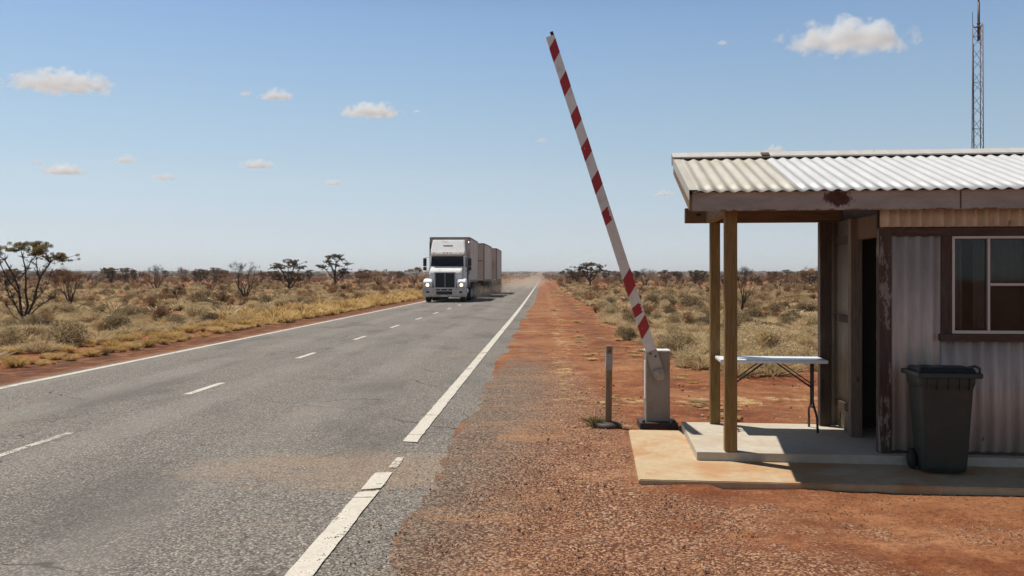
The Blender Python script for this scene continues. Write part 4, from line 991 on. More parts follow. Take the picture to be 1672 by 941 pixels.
def drawn_tree(seed, limbs, clusters, k, lm, dens=9.0, leaf=1.5):
    """limbs and leaf clusters in photo pixels from the foot of the trunk; k metres per pixel; depth is spread at random"""
    r = np.random.default_rng(seed); segs = []; pts = []
    for li, (path, w0) in enumerate(limbs):
        dy = r.uniform(-0.35, 0.35); L = len(path); P = []
        for i, (x, z) in enumerate(path): P.append(np.array([x + r.normal(0, 0.3), dy * z * (0.3 + 0.7 * i / L) + r.normal(0, 0.6) * (i > 0), z]) * k)
        for i in range(L - 1):
            a, c = P[i], P[i + 1]; m = (a + c) / 2 + r.normal(0, 0.05, 3) * np.linalg.norm(c - a)
            w1 = w0 * (0.72 if li and len(limbs) > 6 else 1.0); ra, rb = w1 * k * (1 - 0.75 * i / (L - 1)), w1 * k * (1 - 0.75 * (i + 1) / (L - 1)); rm = (ra + rb) / 2
            segs += [(a, m, ra, rm), (m, c, rm, rb)]; pts += [m, c]
    tips = []
    for p in pts:                                       # side twigs
        if p[2] < 0.22 * max(q[2] for q in pts): continue
        for j in range(9 if len(limbs) > 6 else 4):
            d = unit(r.normal(0, 1, 3) + [0, 0, 0.8]); e = p + d * k * r.uniform(4, 13) * (1.0 if len(limbs) > 6 else 0.5); m = (p + e) / 2 + r.normal(0, 0.5, 3) * k
            segs += [(p, m, 0.5 * k, 0.32 * k), (m, e, 0.32 * k, 0.16 * k)]
            for q in range(2):
                e2 = m + unit(d + r.normal(0, 0.6, 3)) * k * r.uniform(2, 6); segs.append((m, e2, 0.25 * k, 0.13 * k))
    C = []; D = []
    P_ = np.array(pts)
    for (x, z, rx) in clusters:
        near = P_[np.argmin((P_[:, 0] - x * k) ** 2 + (P_[:, 2] - z * k) ** 2)]
        y = near[1] + r.normal(0, 2.0) * k; n = int(dens * rx * rx)
        for sub in range(16):
            cc = np.array([x + r.normal(0, rx * 0.8), y / k + r.normal(0, rx * 0.85), z - abs(r.normal(0, rx * 0.42)) + rx * 0.25]) * k
            g = r.normal(0, 1, (n // 16 + 1, 3)); C.append(cc + unit(g) * (r.random((len(g), 1)) ** 0.5) * k * rx * np.array([0.34, 0.36, 0.27]))
            mm = (near + cc) / 2 - np.array([0, 0, 0.06 * np.linalg.norm(cc - near)]); segs += [(near, mm, 0.55 * k, 0.4 * k), (mm, cc, 0.4 * k, 0.18 * k)]
    C = np.concatenate(C); n = len(C)
    lv, lf = leaf_quads(C, unit(r.normal(size=(n, 3)) + [0, 0, 0.5]), k * leaf * r.uniform(0.6, 1.5, n), k * leaf * 0.42 * r.uniform(0.7, 1.3, n), r)
    tv, tf = seg_tubes(segs, 6)
    return raw_mesh('trunk', [(tv, tf, M['bark'])]), raw_mesh('crown', [(lv, lf, lm)])
DRAWN = {
 40: ([([(0, -2), (0, 10), (-1, 20)], 5.0), ([(0, 12), (-4, 50), (-8, 85), (-18, 112), (-30, 128)], 3.2), ([(-1, 16), (4, 60), (6, 100), (3, 130)], 3.0), ([(1, 12), (16, 45), (26, 80), (38, 100), (52, 116), (64, 112)], 3.0),
       ([(0, 14), (-16, 40), (-32, 62), (-46, 78)], 2.0), ([(2, 14), (22, 38), (34, 48), (44, 52)], 1.8), ([(-8, 85), (4, 110), (16, 131)], 1.7), ([(26, 80), (22, 105), (26, 126)], 1.6), ([(-4, 50), (-20, 75), (-36, 110), (-46, 126)], 2.0), ([(0, 10), (-18, 20), (-32, 36)], 1.6), ([(16, 45), (28, 60), (40, 86)], 1.4), ([(-16, 40), (-22, 62), (-30, 84)], 1.3), ([(0, 12), (12, 22), (30, 28)], 1.3)],
      [(-30, 131, 14), (-44, 124, 12), (2, 137, 13), (16, 138, 15), (26, 131, 12), (52, 121, 12), (61, 113, 9), (42, 118, 7), (-12, 130, 8), (-38, 112, 8), (34, 126, 7), (8, 124, 8)], 'mulga'),
 547: ([([(0, -1), (0, 14), (-1, 27), (-10, 45), (-12, 52)], 1.9), ([(-1, 24), (3, 42), (8, 54)], 1.1), ([(0, 18), (-14, 34), (-22, 39)], 0.9), ([(0, 16), (10, 32), (18, 44)], 1.0), ([(0, 22), (0, 40), (0, 57)], 0.9), ([(0, 12), (10, 26), (14, 31)], 0.8)],
      [(-9, 56, 7), (-14, 49, 5), (7, 58, 6), (13, 52, 5), (0, 59, 5), (-22, 41, 6), (-27, 42, 4), (20, 45, 5), (13, 32, 8), (5, 42, 4), (-6, 44, 5), (18, 36, 5)], 'mulga_dk'),
 472: ([([(0, -1), (0, 15), (-8, 32), (-16, 44)], 2.2), ([(0, 10), (4, 30), (8, 46)], 1.6), ([(0, 13), (12, 28), (20, 40)], 1.3), ([(0, 8), (-2, 30), (-4, 49)], 1.5), ([(0, 6), (-12, 18), (-18, 26)], 1.0), ([(0, 6), (10, 16), (15, 24)], 1.0)],
      [(-3, 52, 8), (11, 50, 7), (-18, 46, 6), (-24, 40, 5), (22, 42, 6), (5, 44, 7), (-9, 44, 7), (-14, 29, 8), (13, 29, 8), (-4, 33, 7), (2, 24, 6), (-18, 22, 5), (18, 21, 5)], 'mulga_dk'),
 963: ([([(0, -1), (0, 10), (-8, 22), (-14, 32)], 1.8), ([(0, 8), (2, 22), (4, 36)], 1.3), ([(0, 8), (10, 22), (16, 30)], 1.1), ([(0, 6), (-4, 20), (-6, 36)], 1.1)],
      [(-14, 33, 6), (-6, 37, 7), (5, 38, 7), (14, 34, 6), (19, 28, 5), (-18, 28, 5), (0, 31, 8), (10, 26, 6), (-9, 25, 6), (4, 19, 5), (-13, 18, 4)], 'mulga_dk')}
def add_tree(meshes, name, x, y, scale, rz, label, group=None, cat='tree'):
    z = float(height(x, y))
    e = empty(name, (x, y, z - 0.02), rz); e.scale = (scale, scale, scale)
    tag(e, label, cat, group)
    link(bpy.data.objects.new('trunk', meshes[0]), e); link(bpy.data.objects.new('crown', meshes[1]), e)
    return e
# hero trees: base column, base row, top row, width in pixels
heroes = [
 (40, 538, 397, 118, 'flat', 'desert_tree', 'large dark-stemmed desert tree with flat olive leaf clusters at the far left'),
 (114, 505, 437, 44, 'wispy', 'desert_tree', 'brownish bushy tree behind the big grey shrub'),
 (254, 477, 433, 40, 'bare', 'desert_tree', 'thin sparse tree standing mid scrub, second bare one from the left edge'),
 (400, 493, 428, 56, 'bare', 'dead_tree', 'leafless dark tree with spiky spreading branches in the scrub left of the road'),
 (472, 478, 420, 54, 'round', 'desert_tree', 'dense round tree nearer the spiky leafless tree, left of a taller thin one'),
 (547, 476, 414, 56, 'round', 'desert_tree', 'tall tree with separate leaf clusters on a slender trunk nearest the truck'),
 (617, 468, 440, 22, 'wispy', 'desert_tree', 'small thin tree between the tall clustered tree and the truck'),
 (676, 468, 437, 24, 'round', 'desert_tree', 'small round tree right beside the truck cab'),
 (963, 470, 429, 44, 'round', 'desert_tree', 'broad dark tree standing alone right of the road end'),
 (928, 466, 439, 24, 'round', 'desert_tree', 'small dark tree close beside the broad one at the road end'),
 (1053, 472, 439, 34, 'bare', 'desert_tree', 'thin grey tree just right of the raised boom'),
 (1208, 524, 433, 62, 'bare', 'dead_tree', 'bare dark tree seen directly behind the front porch post'),
 (1297, 472, 446, 30, 'wispy', 'desert_tree', 'low brown tree seen through the porch near the back corner post'),
 (1324, 470, 436, 26, 'wispy', 'desert_tree', 'small tree seen through the porch against the dark corner post'),
]
for i, (bx_, by_, ty_, w_, kind, nm, lab) in enumerate(heroes):
    x, d = gpt(bx_, by_); H = CH + (HY - ty_) / F * d; W = w_ / F * d
    if bx_ in DRAWN:
        q = DRAWN[bx_]; parts_ = drawn_tree(40 + i, q[0], q[1], d / F, M[q[2]], 11.0 if bx_ == 40 else 24.0, 1.8 if bx_ == 40 else 1.1)
    else: parts_ = tree_parts(500 + i * 7, H, W, kind)
    add_tree(parts_, nm, x, d, 1.0, 0.0, lab, 'desert trees in the scrub')
# bare little bushes
for (bx_, by_, h_px, w_px, lab) in ((286, 501, 32, 34, 'small leafless bush of upright sticks in the left scrub'), (152, 470, 22, 26, 'little bare bush beyond the brownish bushy tree'), (346, 478, 26, 32, 'dark scraggly bush left of the spiky leafless tree')):
    x, d = gpt(bx_, by_)
    add_tree(tree_parts(700 + bx_, h_px / F * d, w_px / F * d, 'bare'), 'bare_bush', x, d, 1, 0, lab, 'bare bushes in the scrub', 'bush')
# ------------------------------------------------------------------ scatter
def rel_of(x, y): return x - (0.0396 * y + bend(y))
blocked = []                                                       # hero trees and shrubs already placed
def allowed(x, y, kind):
    r_ = float(rel_of(x, y)); e = 0.35 * float(sines(x, y, 0.8, 21))
    if -9.6 + e < r_ < 2.25 + e: return False
    if r_ > 0 and y < 15.0 + 1.2 * float(sines(x, y, 0.5, 22)): return False
    if kind == 'grass' and -11.2 < r_ < 0: return False
    if r_ < 0 and kind == 'salt' and r_ > -11.6 + e * 2: return False
    return True
def scatter(n, y0, y1, kind, seed, power=1.0, side=None, slope=0.74):
    r = np.random.default_rng(seed); out = []
    while len(out) < n:
        y = (y0 ** (1 + power) + r.random() * (y1 ** (1 + power) - y0 ** (1 + power))) ** (1 / (1 + power)); x = r.uniform(-slope, slope) * y
        if allowed(x, y, kind): out.append((x, y))
    return out
# prominent shrubs
hs = [(105, 563, 92, 46, 'large rounded grey-green saltbush below the big desert tree', 'salt'),
 (18, 566, 66, 40, 'grey saltbush at the left edge beside the large rounded one', 'salt'),
 (318, 524, 50, 28, 'dark grey saltbush left of the yellow verge grass', 'salt'),
 (412, 510, 40, 22, 'round dark saltbush under the spiky leafless tree', 'salt'),
 (172, 575, 28, 14, 'small brown shrub on the red verge', 'brown'),
 (1252, 572, 78, 48, 'large pale saltbush seen through the porch above the table', 'salt'),
 (1315, 578, 56, 38, 'grey saltbush behind the table beside the dark corner post', 'salt'),
 (1128, 598, 70, 30, 'pale grey saltbush right behind the barrier cabinet', 'salt'),
 (1018, 553, 36, 22, 'brownish saltbush left of the boom on the red clearing', 'salt'),
 (1070, 492, 34, 20, 'dark rounded saltbush right of the boom stripes', 'salt'),
 (1130, 508, 60, 30, 'broad dark saltbush left of the porch posts', 'salt'),
 (985, 484, 26, 12, 'low dark saltbush under the broad tree at the road end', 'salt')]
for i, (bx_, by_, w_, h_, lab, kd) in enumerate(hs):
    x, d = gpt(bx_, by_); W = w_ / F * d; Hh = h_ / F * d
    src = (SALT_HI if kd == 'salt' else BROWN_HI); o = link(bpy.data.objects.new('saltbush' if kd == 'salt' else 'brown_shrub', src[i % len(src)]))
    o.location = (x, d, float(height(x, d)) - 0.03); o.scale = (W / 0.86, W / 0.86, Hh / 0.56); o.rotation_euler = (0, 0, i * 1.3)
    tag(o, lab, 'shrub', 'saltbush shrubs in the scrub'); blocked.append((x, d, W * 0.5))
def infield(pts):
    out = []
    for x, y in pts:
        if all((x - a) ** 2 + (y - b_) ** 2 > (c * 1.1 + 0.25) ** 2 for a, b_, c in blocked): out.append((x, y))
    return out
salt = infield(scatter(1080, 15, 62, 'salt', 31, 0.75))
salt = [(x, y, (0.38 + 0.95 * random.random() ** 1.5), random.random() < 0.13) for x, y in salt]
vis = [s for s in salt if abs(s[0] / s[1]) < 0.595 and not (s[0] / s[1] > 0.36)]
vis.sort(key=lambda s: -s[2] / s[1])
indiv = set(map(id, vis[:288])); nb = 0
for s in vis[:288]:
    kd = s[3]; src = BROWN_HI if kd else SALT_HI
    o = link(bpy.data.objects.new('brown_shrub' if kd else 'saltbush', random.choice(src)))
    k = s[2]; o.location = (s[0], s[1], float(height(s[0], s[1])) - 0.03); o.scale = (k, k * random.uniform(0.85, 1.15), k * random.uniform(0.7, 1.0)); o.rotation_euler = (0, 0, random.uniform(0, 6.28))
    tag(o, 'low brown twiggy shrub among the pale scrub' if kd else 'low rounded grey saltbush among the pale scrub', 'shrub', 'brown shrubs scattered in the scrub' if kd else 'saltbush scattered in the scrub')
rest = [s for s in salt if id(s) not in indiv]

def lib(name, meshes):
    c = bpy.data.collections.new(name)
    for i, m in enumerate(meshes): c.objects.link(bpy.data.objects.new('%s_%02d' % (name, i), m))
    return c
def stuff(name, label, cat, pts, meshes, seed=1):
    """one object of many plants: points with scale / turn / choice, instanced with geometry nodes"""
    n = len(pts); r = np.random.default_rng(seed)
    me = bpy.data.meshes.new(name)
    P = np.array([(p[0], p[1], float(height(p[0], p[1])) - 0.02 if len(p) < 6 else p[5]) for p in pts], dtype=np.float32)
    me.vertices.add(n); me.vertices.foreach_set('co', P.reshape(-1))
    sc = np.array([[p[2], p[2], p[2] * (p[3] if len(p) > 3 else 1)] for p in pts], dtype=np.float32)
    a = me.attributes.new('scl', 'FLOAT_VECTOR', 'POINT'); a.data.foreach_set('vector', sc.reshape(-1))
    rt = np.zeros((n, 3), np.float32); rt[:, 2] = r.uniform(0, 6.28, n)
    if len(pts[0]) > 4 and pts[0][4]: rt[:, 0] = r.uniform(0, 6.28, n); rt[:, 1] = r.uniform(0, 6.28, n)
    a = me.attributes.new('rot', 'FLOAT_VECTOR', 'POINT'); a.data.foreach_set('vector', rt.reshape(-1))
    a = me.attributes.new('idx', 'INT', 'POINT'); a.data.foreach_set('value', r.integers(0, len(meshes), n).astype(np.int32))
    o = link(bpy.data.objects.new(name, me))
    ng = bpy.data.node_groups.new(name + '_nodes', 'GeometryNodeTree')
    ng.interface.new_socket('Geometry', in_out='INPUT', socket_type='NodeSocketGeometry'); ng.interface.new_socket('Geometry', in_out='OUTPUT', socket_type='NodeSocketGeometry')
    N = ng.nodes; gi = N.new('NodeGroupInput'); go = N.new('NodeGroupOutput'); ci = N.new('GeometryNodeCollectionInfo'); ip = N.new('GeometryNodeInstanceOnPoints')
    ci.inputs['Collection'].default_value = lib(name + '_kinds', meshes); ci.inputs['Separate Children'].default_value = True; ci.inputs['Reset Children'].default_value = True
    ip.inputs['Pick Instance'].default_value = True
    def at(nm, ty):
        q = N.new('GeometryNodeInputNamedAttribute'); q.data_type = ty; q.inputs[0].default_value = nm; return q.outputs[0]
    ng.links.new(gi.outputs[0], ip.inputs['Points']); ng.links.new(ci.outputs[0], ip.inputs['Instance'])
    ng.links.new(at('idx', 'INT'), ip.inputs['Instance Index']); ng.links.new(at('scl', 'FLOAT_VECTOR'), ip.inputs['Scale'])
    e2r = N.new('FunctionNodeEulerToRotation'); ng.links.new(at('rot', 'FLOAT_VECTOR'), e2r.inputs[0]); ng.links.new(e2r.outputs[0], ip.inputs['Rotation'])
    ng.links.new(ip.outputs[0], go.inputs[0])
    md = o.modifiers.new('scatter', 'NODES'); md.node_group = ng
    tag(o, label, cat, kind='stuff'); return o
U = random.uniform
stuff('scrub', 'grey saltbush and brown shrubs covering the plain', 'scrub', [(s[0], s[1], s[2], U(0.7, 1.0)) for s in rest] + [(x, y, 0.45 + 1.1 * random.random() ** 1.5, U(0.7, 1.1)) for x, y in scatter(2900, 50, 170, 'salt', 32, 0.3)], SALT_LO + BROWN_LO[:2], 41)
stuff('far_scrub', 'dark shrubs thinning out over the far red plain', 'scrub', [(x, y, U(0.9, 2.6), U(0.7, 1.2)) for x, y in scatter(3000, 150, 620, 'salt', 33, 0.2)], BROWN_LO + SALT_LO[:2], 42)
# verge grass
r = np.random.default_rng(77); g = []
taken = {}
for i in range(9000):
    d = 12 * (160 / 12) ** r.random(); rl = -9.7 - abs(r.normal(0, 1.15))
    w_ = float(sines(rl * 1.3, d, 1.5, 91)); near_ = 1 - float(sstep(d, 20, 50))
    if w_ < r.uniform(-0.5, 0.1) + 0.28 * near_: continue
    s_ = (0.5 + 0.9 * r.random() ** 1.4) * (0.75 + 0.25 * float(sstep(d, 18, 34)) + d / 220)
    if r.random() < 0.3: s_ *= 0.55
    x = float(road_x(rl, d)) + 0.25 * float(sines(0, d, 1.2, 21)); key = (int(x / 0.5), int(d / 0.5)); sp_ = 0.30 * s_ + 0.10 * near_
    if any((x - a) ** 2 + (d - b_) ** 2 < (sp_ + c_) ** 2 * 0.7 for q in (-1, 0, 1) for w in (-1, 0, 1) for a, b_, c_ in taken.get((key[0] + q, key[1] + w), ())): continue
    taken.setdefault(key, []).append((x, d, 0.30 * s_ * 0.5)); g.append((x, d, s_, r.uniform(0.65, 1.05)))
gn = [p for p in g if p[1] < 32]; gf_ = [p for p in g if p[1] >= 32]
stuff('verge_grass', 'golden dry grass along the left verge', 'grass', gn, GOLD, 43)
stuff('far_verge_grass', 'golden dry grass along the far left verge', 'grass', gf_, GOLD_LO, 44)
pn = [(x, y, U(0.6, 1.4), U(0.5, 1.0)) for x, y in scatter(1900, 14.5, 36, 'grass', 51, 0.9)]
pf = [(x, y, U(0.8, 1.8), U(0.5, 1.0)) for x, y in scatter(2700, 34, 120, 'grass', 52, 0.4)]
stuff('dry_grass', 'pale dry grass between the saltbush', 'grass', pn, PALE, 45)
stuff('far_dry_grass', 'pale dry grass over the distant scrub', 'grass', pf, PALE_LO, 46)
# thin tufts on the right shoulder and the clearing
sh = []
for i in range(420):
    d = 10 * (110 / 10) ** r.random(); rl = r.normal(0.55, 0.55) if r.random() < 0.6 else r.normal(2.1, 0.35)
    if rl < -0.5 or (d < 14 and rl > 0.4 and r.random() < 0.6): continue
    if float(sines(rl * 1.5, d, 0.9, 92)) < r.uniform(-0.2, 0.3): continue
    sh.append((float(road_x(rl, d)), d, r.uniform(0.12, 0.40) * (1 + d / 60), r.uniform(0.2, 0.5)))
for i in range(420):
    x = r.uniform(-0.5, 6.5); y = r.normal(11.7, 0.9)
    if float(sines(x * 0.6, y * 1.6, 1.6, 93)) < r.uniform(-0.1, 0.35): continue
    sh.append((x, y, r.uniform(0.08, 0.30), r.uniform(0.12, 0.4)))
stuff('shoulder_grass', 'thin straw tufts on the red road shoulder', 'grass', sh, PALE + GOLD[:2], 47)
gt = link(bpy.data.objects.new('grass_tuft', tuft_mesh(399, 120, 0.12, 0.13, M['greengrass'], 0.005))); gt.location = (px(972, 9.8), 9.8, 0)
tag(gt, 'small green grass tuft at the foot of the marker post', 'grass tuft')
# scattered stones
def stone_mesh(seed):
    b = bmesh.new(); bmesh.ops.create_icosphere(b, subdivisions=1, radius=0.5); rr = random.Random(seed)
    s = (1, rr.uniform(0.6, 0.95), rr.uniform(0.45, 0.75))
    for v in b.verts: v.co = Vector((v.co.x * s[0], v.co.y * s[1], v.co.z * s[2])) * rr.uniform(0.78, 1.15)
    me = bpy.data.meshes.new('stone'); b.to_mesh(me); b.free(); me.materials.append(M['stone']); return me
def stone_m():
    t = NT('gravel_stone'); oi = t.n('ObjectInfo'); c = t.ramp(oi.outputs['Random'], [(0.0, (0.2, 0.085, 0.048)), (0.4, (0.28, 0.14, 0.085)), (0.75, (0.38, 0.23, 0.15)), (1.0, (0.54, 0.40, 0.30))])
    t.pbr(c, 0.9, 0, None, 0.2); return t.m
M['stone'] = stone_m()
stones = [stone_mesh(i) for i in range(8)]
pts = []
def on_apron(x, y):
    dx, dy = x - OX, y - OY; u = dx * math.cos(TH) - dy * math.sin(TH); v = dx * math.sin(TH) + dy * math.cos(TH)
    return u > -0.6 and v > -0.84 and v < 1.56
n_ = 110000; D_ = 4.2 + 10 * r.random(n_) ** 1.8; X_ = r.uniform(-2.2, 6.0, n_); RL = rel_of(X_, D_)
U_ = (X_ - OX) * math.cos(TH) - (D_ - OY) * math.sin(TH); V_ = (X_ - OX) * math.sin(TH) + (D_ - OY) * math.cos(TH)
den_ = (1 - sstep(RL, 0.3, 2.4)) * (1 - sstep(D_, 8, 13)) + 0.6 * (1 - sstep(D_, 5.6, 7.0)) + 0.05 + 0.28 * (1 - sstep(D_, 7, 10))
den_ = den_ * np.where(RL < -0.75, 0.22, 1.0) * sstep(sines(X_, D_, 2.2, 61), -0.45, 0.25) * 0.55
ok_ = (RL > -1.3) & ~((U_ > -0.6) & (V_ > -0.84) & (V_ < 1.56)) & (r.random(n_) < den_)
for x, d, rl in zip(X_[ok_], D_[ok_], RL[ok_]):
    s = 0.005 + 0.012 * r.random() ** 2 + (0.022 * r.random() if r.random() < 0.03 else 0)
    pts.append((float(x), float(d), s, 1.0, True, 0.0 if rl > -0.7 else 0.012))
for i in range(2600):
    d = 8 + 14 * r.random() ** 1.5; x = r.uniform(-0.4, 8); rl = float(rel_of(x, d))
    if rl < 0 or on_apron(x, d): continue
    pts.append((x, d, 0.012 + 0.045 * r.random() ** 5, 1.0, True, float(height(x, d)) - 0.004))
stuff('gravel', 'loose brown gravel stones on the road shoulder', 'gravel', pts, stones, 48)

# mid-distance trees as things, and the far woodland as one mass
far_kinds = [drawn_tree(60 + i, DRAWN[q][0], DRAWN[q][1], 1.0 / {547: 62, 472: 57, 963: 42}[q], M['mulga_dk'], 8.0, 2.2) if q else tree_parts(800 + i, 1.0, 0.9, 'wispy') for i, q in enumerate((963, 472, 547, 0, 963, 472))]
spots = [(182, 444, 14), (205, 444, 13), (216, 445, 10), (300, 448, 20), (328, 446, 14), (351, 447, 18), (365, 446, 10), (588, 448, 12), (600, 449, 14), (633, 448, 14), (652, 448, 9), (505, 450, 16), (90, 452, 22), (22, 455, 30), (270, 447, 10), (430, 450, 16), (447, 449, 12), (845, 448, 8), (900, 449, 8), (918, 450, 10), (990, 455, 22), (1015, 458, 24), (1038, 452, 16), (1085, 452, 18), (1108, 450, 12), (1135, 455, 24), (1148, 450, 14), (1230, 458, 24), (1262, 456, 22), (1285, 450, 16), (1310, 454, 22), (1330, 448, 12), (560, 452, 14), (240, 455, 18), (192, 458, 20), (320, 458, 22)]
for i, (x_, y_, h_) in enumerate(spots):
    d = U(150, 330); x = px(x_, d)
    while -14 < float(rel_of(x, d)) < 6: x -= 1.0 if float(rel_of(x, d)) < -4 else -1.0
    Hh = CH + (HY - (y_ - h_ * 0.62)) / F * d
    add_tree(far_kinds[i % 6], 'desert_tree', x, d, max(2.2, Hh), U(0, 6.28), 'small distant tree on the far red plain', 'small distant trees on the plain')
mid = [(140, 467, 24), (300, 471, 22), (205, 469, 20), (365, 467, 24), (332, 463, 20), (430, 463, 20), (500, 465, 18), (588, 470, 28), (601, 467, 22), (650, 465, 16), (225, 463, 20), (182, 464, 18), (1085, 469, 24), (1110, 473, 20), (1140, 471, 24), (1240, 471, 22), (1270, 475, 26), (1310, 471, 24), (1020, 463, 18), (75, 466, 28), (12, 470, 30)]
mid_kinds = [tree_parts(850 + i, 1.0, 1.05, k) for i, k in enumerate(('wispy', 'wispy', 'bare', 'wispy'))]
for i, (x_, y_, h_) in enumerate(mid):
    x, d = gpt(x_, y_); add_tree(mid_kinds[i % 4], 'brown_tree', x, d, h_ / F * d * U(0.95, 1.15), U(0, 6.28), 'small brown scraggly tree in the middle of the scrub', 'brown scraggly trees in the scrub')
wood = []
for x, y in scatter(10500, 520, 3200, 'salt', 71, 0.3): wood.append((x, y, U(3.0, 7.5), U(0.5, 0.85)))
stuff('distant_woodland', 'dark belt of trees along the horizon', 'woodland', wood, BROWN_LO + [far_kinds[0][1]], 49)

# ------------------------------------------------------------------ dust, clouds, light, camera
def vol_m(name, col, dens_attr, scale, lo, hi, aniso=0.3, flatbase=False):
    t = NT(name); p = t.pos('Object'); g = t.n('VectorMath', operation='LENGTH'); t.l(p, g.inputs[0])
    sh_ = t.math('SUBTRACT', 1.0, g.outputs['Value'])
    off = t.n('VectorMath', operation='ADD'); t.l(t.mapping(p, scale), off.inputs[0]); cmb = t.n('CombineXYZ'); sd_ = t.attr('variant', 'OBJECT')
    for q in range(3): t.l(sd_, cmb.inputs[q])
    t.l(cmb.outputs[0], off.inputs[1])
    nn = t.math('MULTIPLY', t.math('SUBTRACT', t.noise(off.outputs[0], 1.0, 5, 0.62), 0.5), 2.3)
    k = t.step(t.math('ADD', sh_, nn), lo, hi)
    if flatbase:
        sx = t.n('SeparateXYZ'); t.l(p, sx.inputs[0]); k = t.math('MULTIPLY', k, t.step(sx.outputs[2], 0.0, 0.12))
    v = t.n('VolumePrincipled'); v.inputs['Color'].default_value = (*col, 1); v.inputs['Anisotropy'].default_value = aniso
    t.l(t.math('MULTIPLY', k, t.attr('density', 'OBJECT')), v.inputs['Density']); t.l(v.outputs[0], t.out.inputs['Volume'])
    return t.m
M['dust'] = vol_m('road_dust', (0.96, 0.75, 0.55), 'density', (3.0, 3.0, 2.4), 0.05, 0.7)
def blob(name, mat, half=False):
    b_ = bmesh.new(); bmesh.ops.create_icosphere(b_, subdivisions=4, radius=1.0)
    if half:
        for v in b_.verts:
            if v.co.z < 0: v.co.z *= 0.03
    me = bpy.data.meshes.new(name); b_.to_mesh(me); b_.free(); me.materials.append(mat); return me
dm = blob('dust', M['dust'])
def dust(loc, sc, den):
    o = link(bpy.data.objects.new('dust', dm)); o.parent = None; o.location = loc; o.scale = sc; o.rotation_euler = (0, 0, -0.05); o['density'] = den; o['variant'] = sc[1]
    tag(o, 'pale red dust kicked up by the truck wheels', 'dust', 'dust behind the truck', 'stuff')
def tw(x, y, z): return truck.matrix_basis @ Vector((x, y, z))
truck.matrix_basis
for (x, y, z), sc, den in (((1.2, 8.5, 0.5), (1.2, 4.5, 0.8), 0.30), ((1.6, 20, 0.6), (1.5, 6, 1.0), 0.15), ((1.4, 33, 0.8), (2.0, 7, 1.2), 0.07), ((2.5, 75, 0.8), (4.5, 40, 1.5), 0.014)):
    a = -math.atan(0.05); c_, s_ = math.cos(a), math.sin(a)
    dust((truck.location.x + x * c_ - y * s_, truck.location.y + x * s_ + y * c_, z), sc, den)
M['cloud'] = vol_m('cloud_vapour', (0.955, 0.982, 1.0), 'density', (4.2, 3.0, 1.7), 0.22, 0.5, 0.0, True)
cm = blob('cloud', M['cloud'], True)
clouds = [(97, 147, 186, 32, 'wide white cloud at the far left of the sky'), (402, 157, 28, 10, 'tiny white puff left of a slightly larger one'), (450, 163, 60, 18, 'small ragged white cloud next to a tiny puff'),
 (605, 190, 112, 24, 'flat white cloud in the middle of the sky left of the boom'), (205, 267, 46, 14, 'small oval cloud above a smaller low one, left sky'), (60, 269, 24, 9, 'tiny faint puff above the low pointed cloud at the left'),
 (102, 285, 80, 19, 'low pointed white cloud near the left edge'), (268, 294, 40, 13, 'little low cloud under the small oval one'), (420, 275, 58, 16, 'low oval cloud right of the little low one'), (543, 302, 36, 9, 'faint thin low cloud above the left trees'),
 (885, 233, 24, 8, 'tiny faint cloud just left of the boom'), (1385, 79, 228, 46, 'largest white cloud, above the shack roof'), (1266, 248, 38, 11, 'small cloud peeking over the ridge of the roof'), (1085, 320, 36, 11, 'faint wisp left of the roof corner'),
 (1180, 73, 22, 7, 'tiny wisp left of the largest cloud'), (680, 184, 16, 5, 'tiny wisp right of the flat middle cloud')]
for i, (cx_, cy_, w_, h_, lab) in enumerate(clouds):
    e = (HY - cy_) / F; d = 1200 / e; W = w_ / F * d / 2 * 1.12; Hh = h_ / F * d * 1.15
    o = link(bpy.data.objects.new('cloud', cm)); o.location = (px(cx_, d), d, CH + 1200); o.scale = (W, W * 0.7, Hh); o.rotation_euler = (0, 0, 0.0)
    o['variant'] = 3.7 * i + 1.3; o['density'] = (2.2 if w_ > 50 else 1.5 if w_ > 30 else 0.9) / Hh * 1.0
    tag(o, lab, 'cloud', 'small fair weather clouds')

hb = MB(); hb.box(-17000, 17000, -600, 20600, -2, 75)
t_ = NT('air_haze'); hv = t_.n('VolumePrincipled'); hv.inputs['Color'].default_value = (0.80, 0.88, 0.94, 1); hv.inputs['Density'].default_value = 0.00016; hv.inputs['Anisotropy'].default_value = 0.2
t_.l(hv.outputs[0], t_.out.inputs['Volume']); tag(hb.build('haze', t_.m), kind='stuff')
sd = Vector((-0.33, 0.275, 1.0)).normalized()
el = math.asin(sd.z); az = math.atan2(sd.x, sd.y)
W_ = bpy.data.worlds.new('World'); S.world = W_; W_.use_nodes = True
nt = W_.node_tree; nt.nodes.clear()
sky = nt.nodes.new('ShaderNodeTexSky'); sky.sky_type = 'NISHITA'; sky.sun_disc = False; sky.sun_elevation = el; sky.sun_rotation = az
sky.altitude = 0; sky.air_density = 1.0; sky.dust_density = 0.2; sky.ozone_density = 1.0
bg = nt.nodes.new('ShaderNodeBackground'); bg.inputs[1].default_value = 0.15; wo = nt.nodes.new('ShaderNodeOutputWorld')
geo_ = nt.nodes.new('ShaderNodeTexCoord'); sp_ = nt.nodes.new('ShaderNodeSeparateXYZ'); nt.links.new(geo_.outputs['Generated'], sp_.inputs[0])
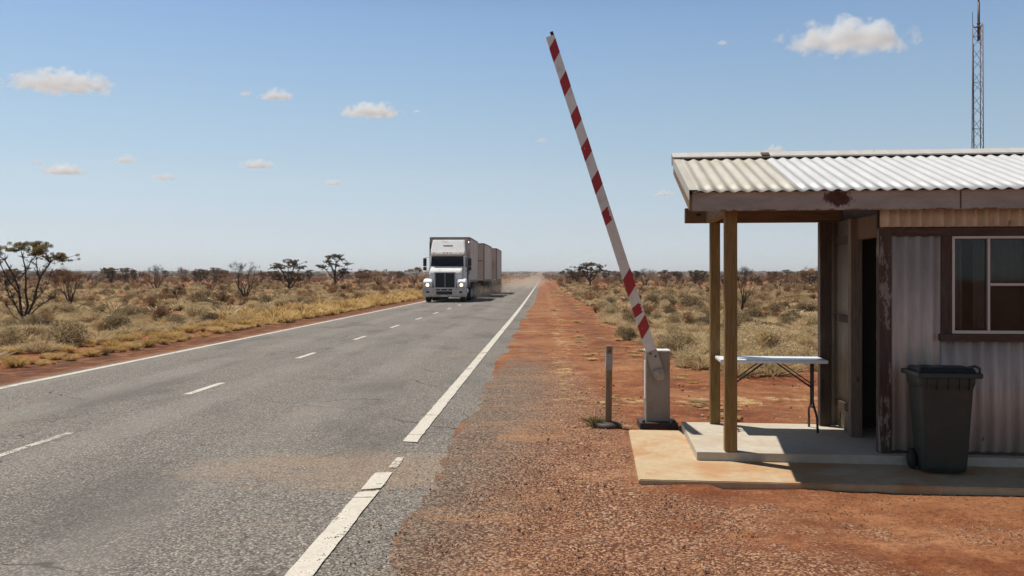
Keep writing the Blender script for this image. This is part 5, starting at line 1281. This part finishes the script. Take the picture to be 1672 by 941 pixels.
rp = nt.nodes.new('ShaderNodeValToRGB'); nt.links.new(sp_.outputs[2], rp.inputs[0]); e_ = rp.color_ramp.elements
tint = [(0.0118, (0.529, 0.631, 0.917)), (0.05, (0.605, 0.606, 0.739)), (0.105, (0.723, 0.682, 0.685)), (0.172, (0.767, 0.745, 0.708)), (0.225, (0.769, 0.772, 0.748)), (0.281, (0.733, 0.761, 0.777)), (0.45, (0.366, 0.381, 0.389)), (0.75, (0.205, 0.213, 0.218))]     # per-elevation tint: paler, bluer low sky; zenith above view darkened to cut fill light
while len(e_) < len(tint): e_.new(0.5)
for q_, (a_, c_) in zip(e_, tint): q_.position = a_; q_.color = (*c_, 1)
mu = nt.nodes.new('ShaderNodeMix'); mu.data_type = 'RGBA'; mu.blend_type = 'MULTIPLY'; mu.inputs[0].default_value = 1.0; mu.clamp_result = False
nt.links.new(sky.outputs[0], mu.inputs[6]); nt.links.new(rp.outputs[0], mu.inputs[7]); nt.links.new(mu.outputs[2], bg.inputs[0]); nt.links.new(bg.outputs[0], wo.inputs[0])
sl = bpy.data.lights.new('sun', 'SUN'); sl.energy = 5.0; sl.angle = R(0.5); sl.color = (1.0, 0.955, 0.875)
so = bpy.data.objects.new('sun', sl); link(so); so.rotation_euler = (-sd).to_track_quat('-Z', 'Y').to_euler(); so.location = (0, 0, 50)
cam = bpy.data.cameras.new('camera'); cam.lens = 31.0; cam.sensor_width = 36.0; cam.shift_y = -(470.5 - HY) / 1672.0; cam.clip_start = 0.1; cam.clip_end = 60000
co = link(bpy.data.objects.new('camera', cam)); co.location = (0, 0, CH); co.rotation_euler = (R(90), 0, 0)
S.camera = co
vs_ = S.view_settings; vs_.view_transform = 'Standard'; vs_.look = 'None'; vs_.gamma = 1.0; vs_.exposure = 0.0; vs_.use_curve_mapping = False
cy = S.cycles; cy.use_denoising = True; cy.max_bounces = 16; cy.volume_bounces = 16; cy.transparent_max_bounces = 16; cy.diffuse_bounces = 3; cy.glossy_bounces = 3
try: cy.denoiser = 'OPENIMAGEDENOISE'
except Exception: pass
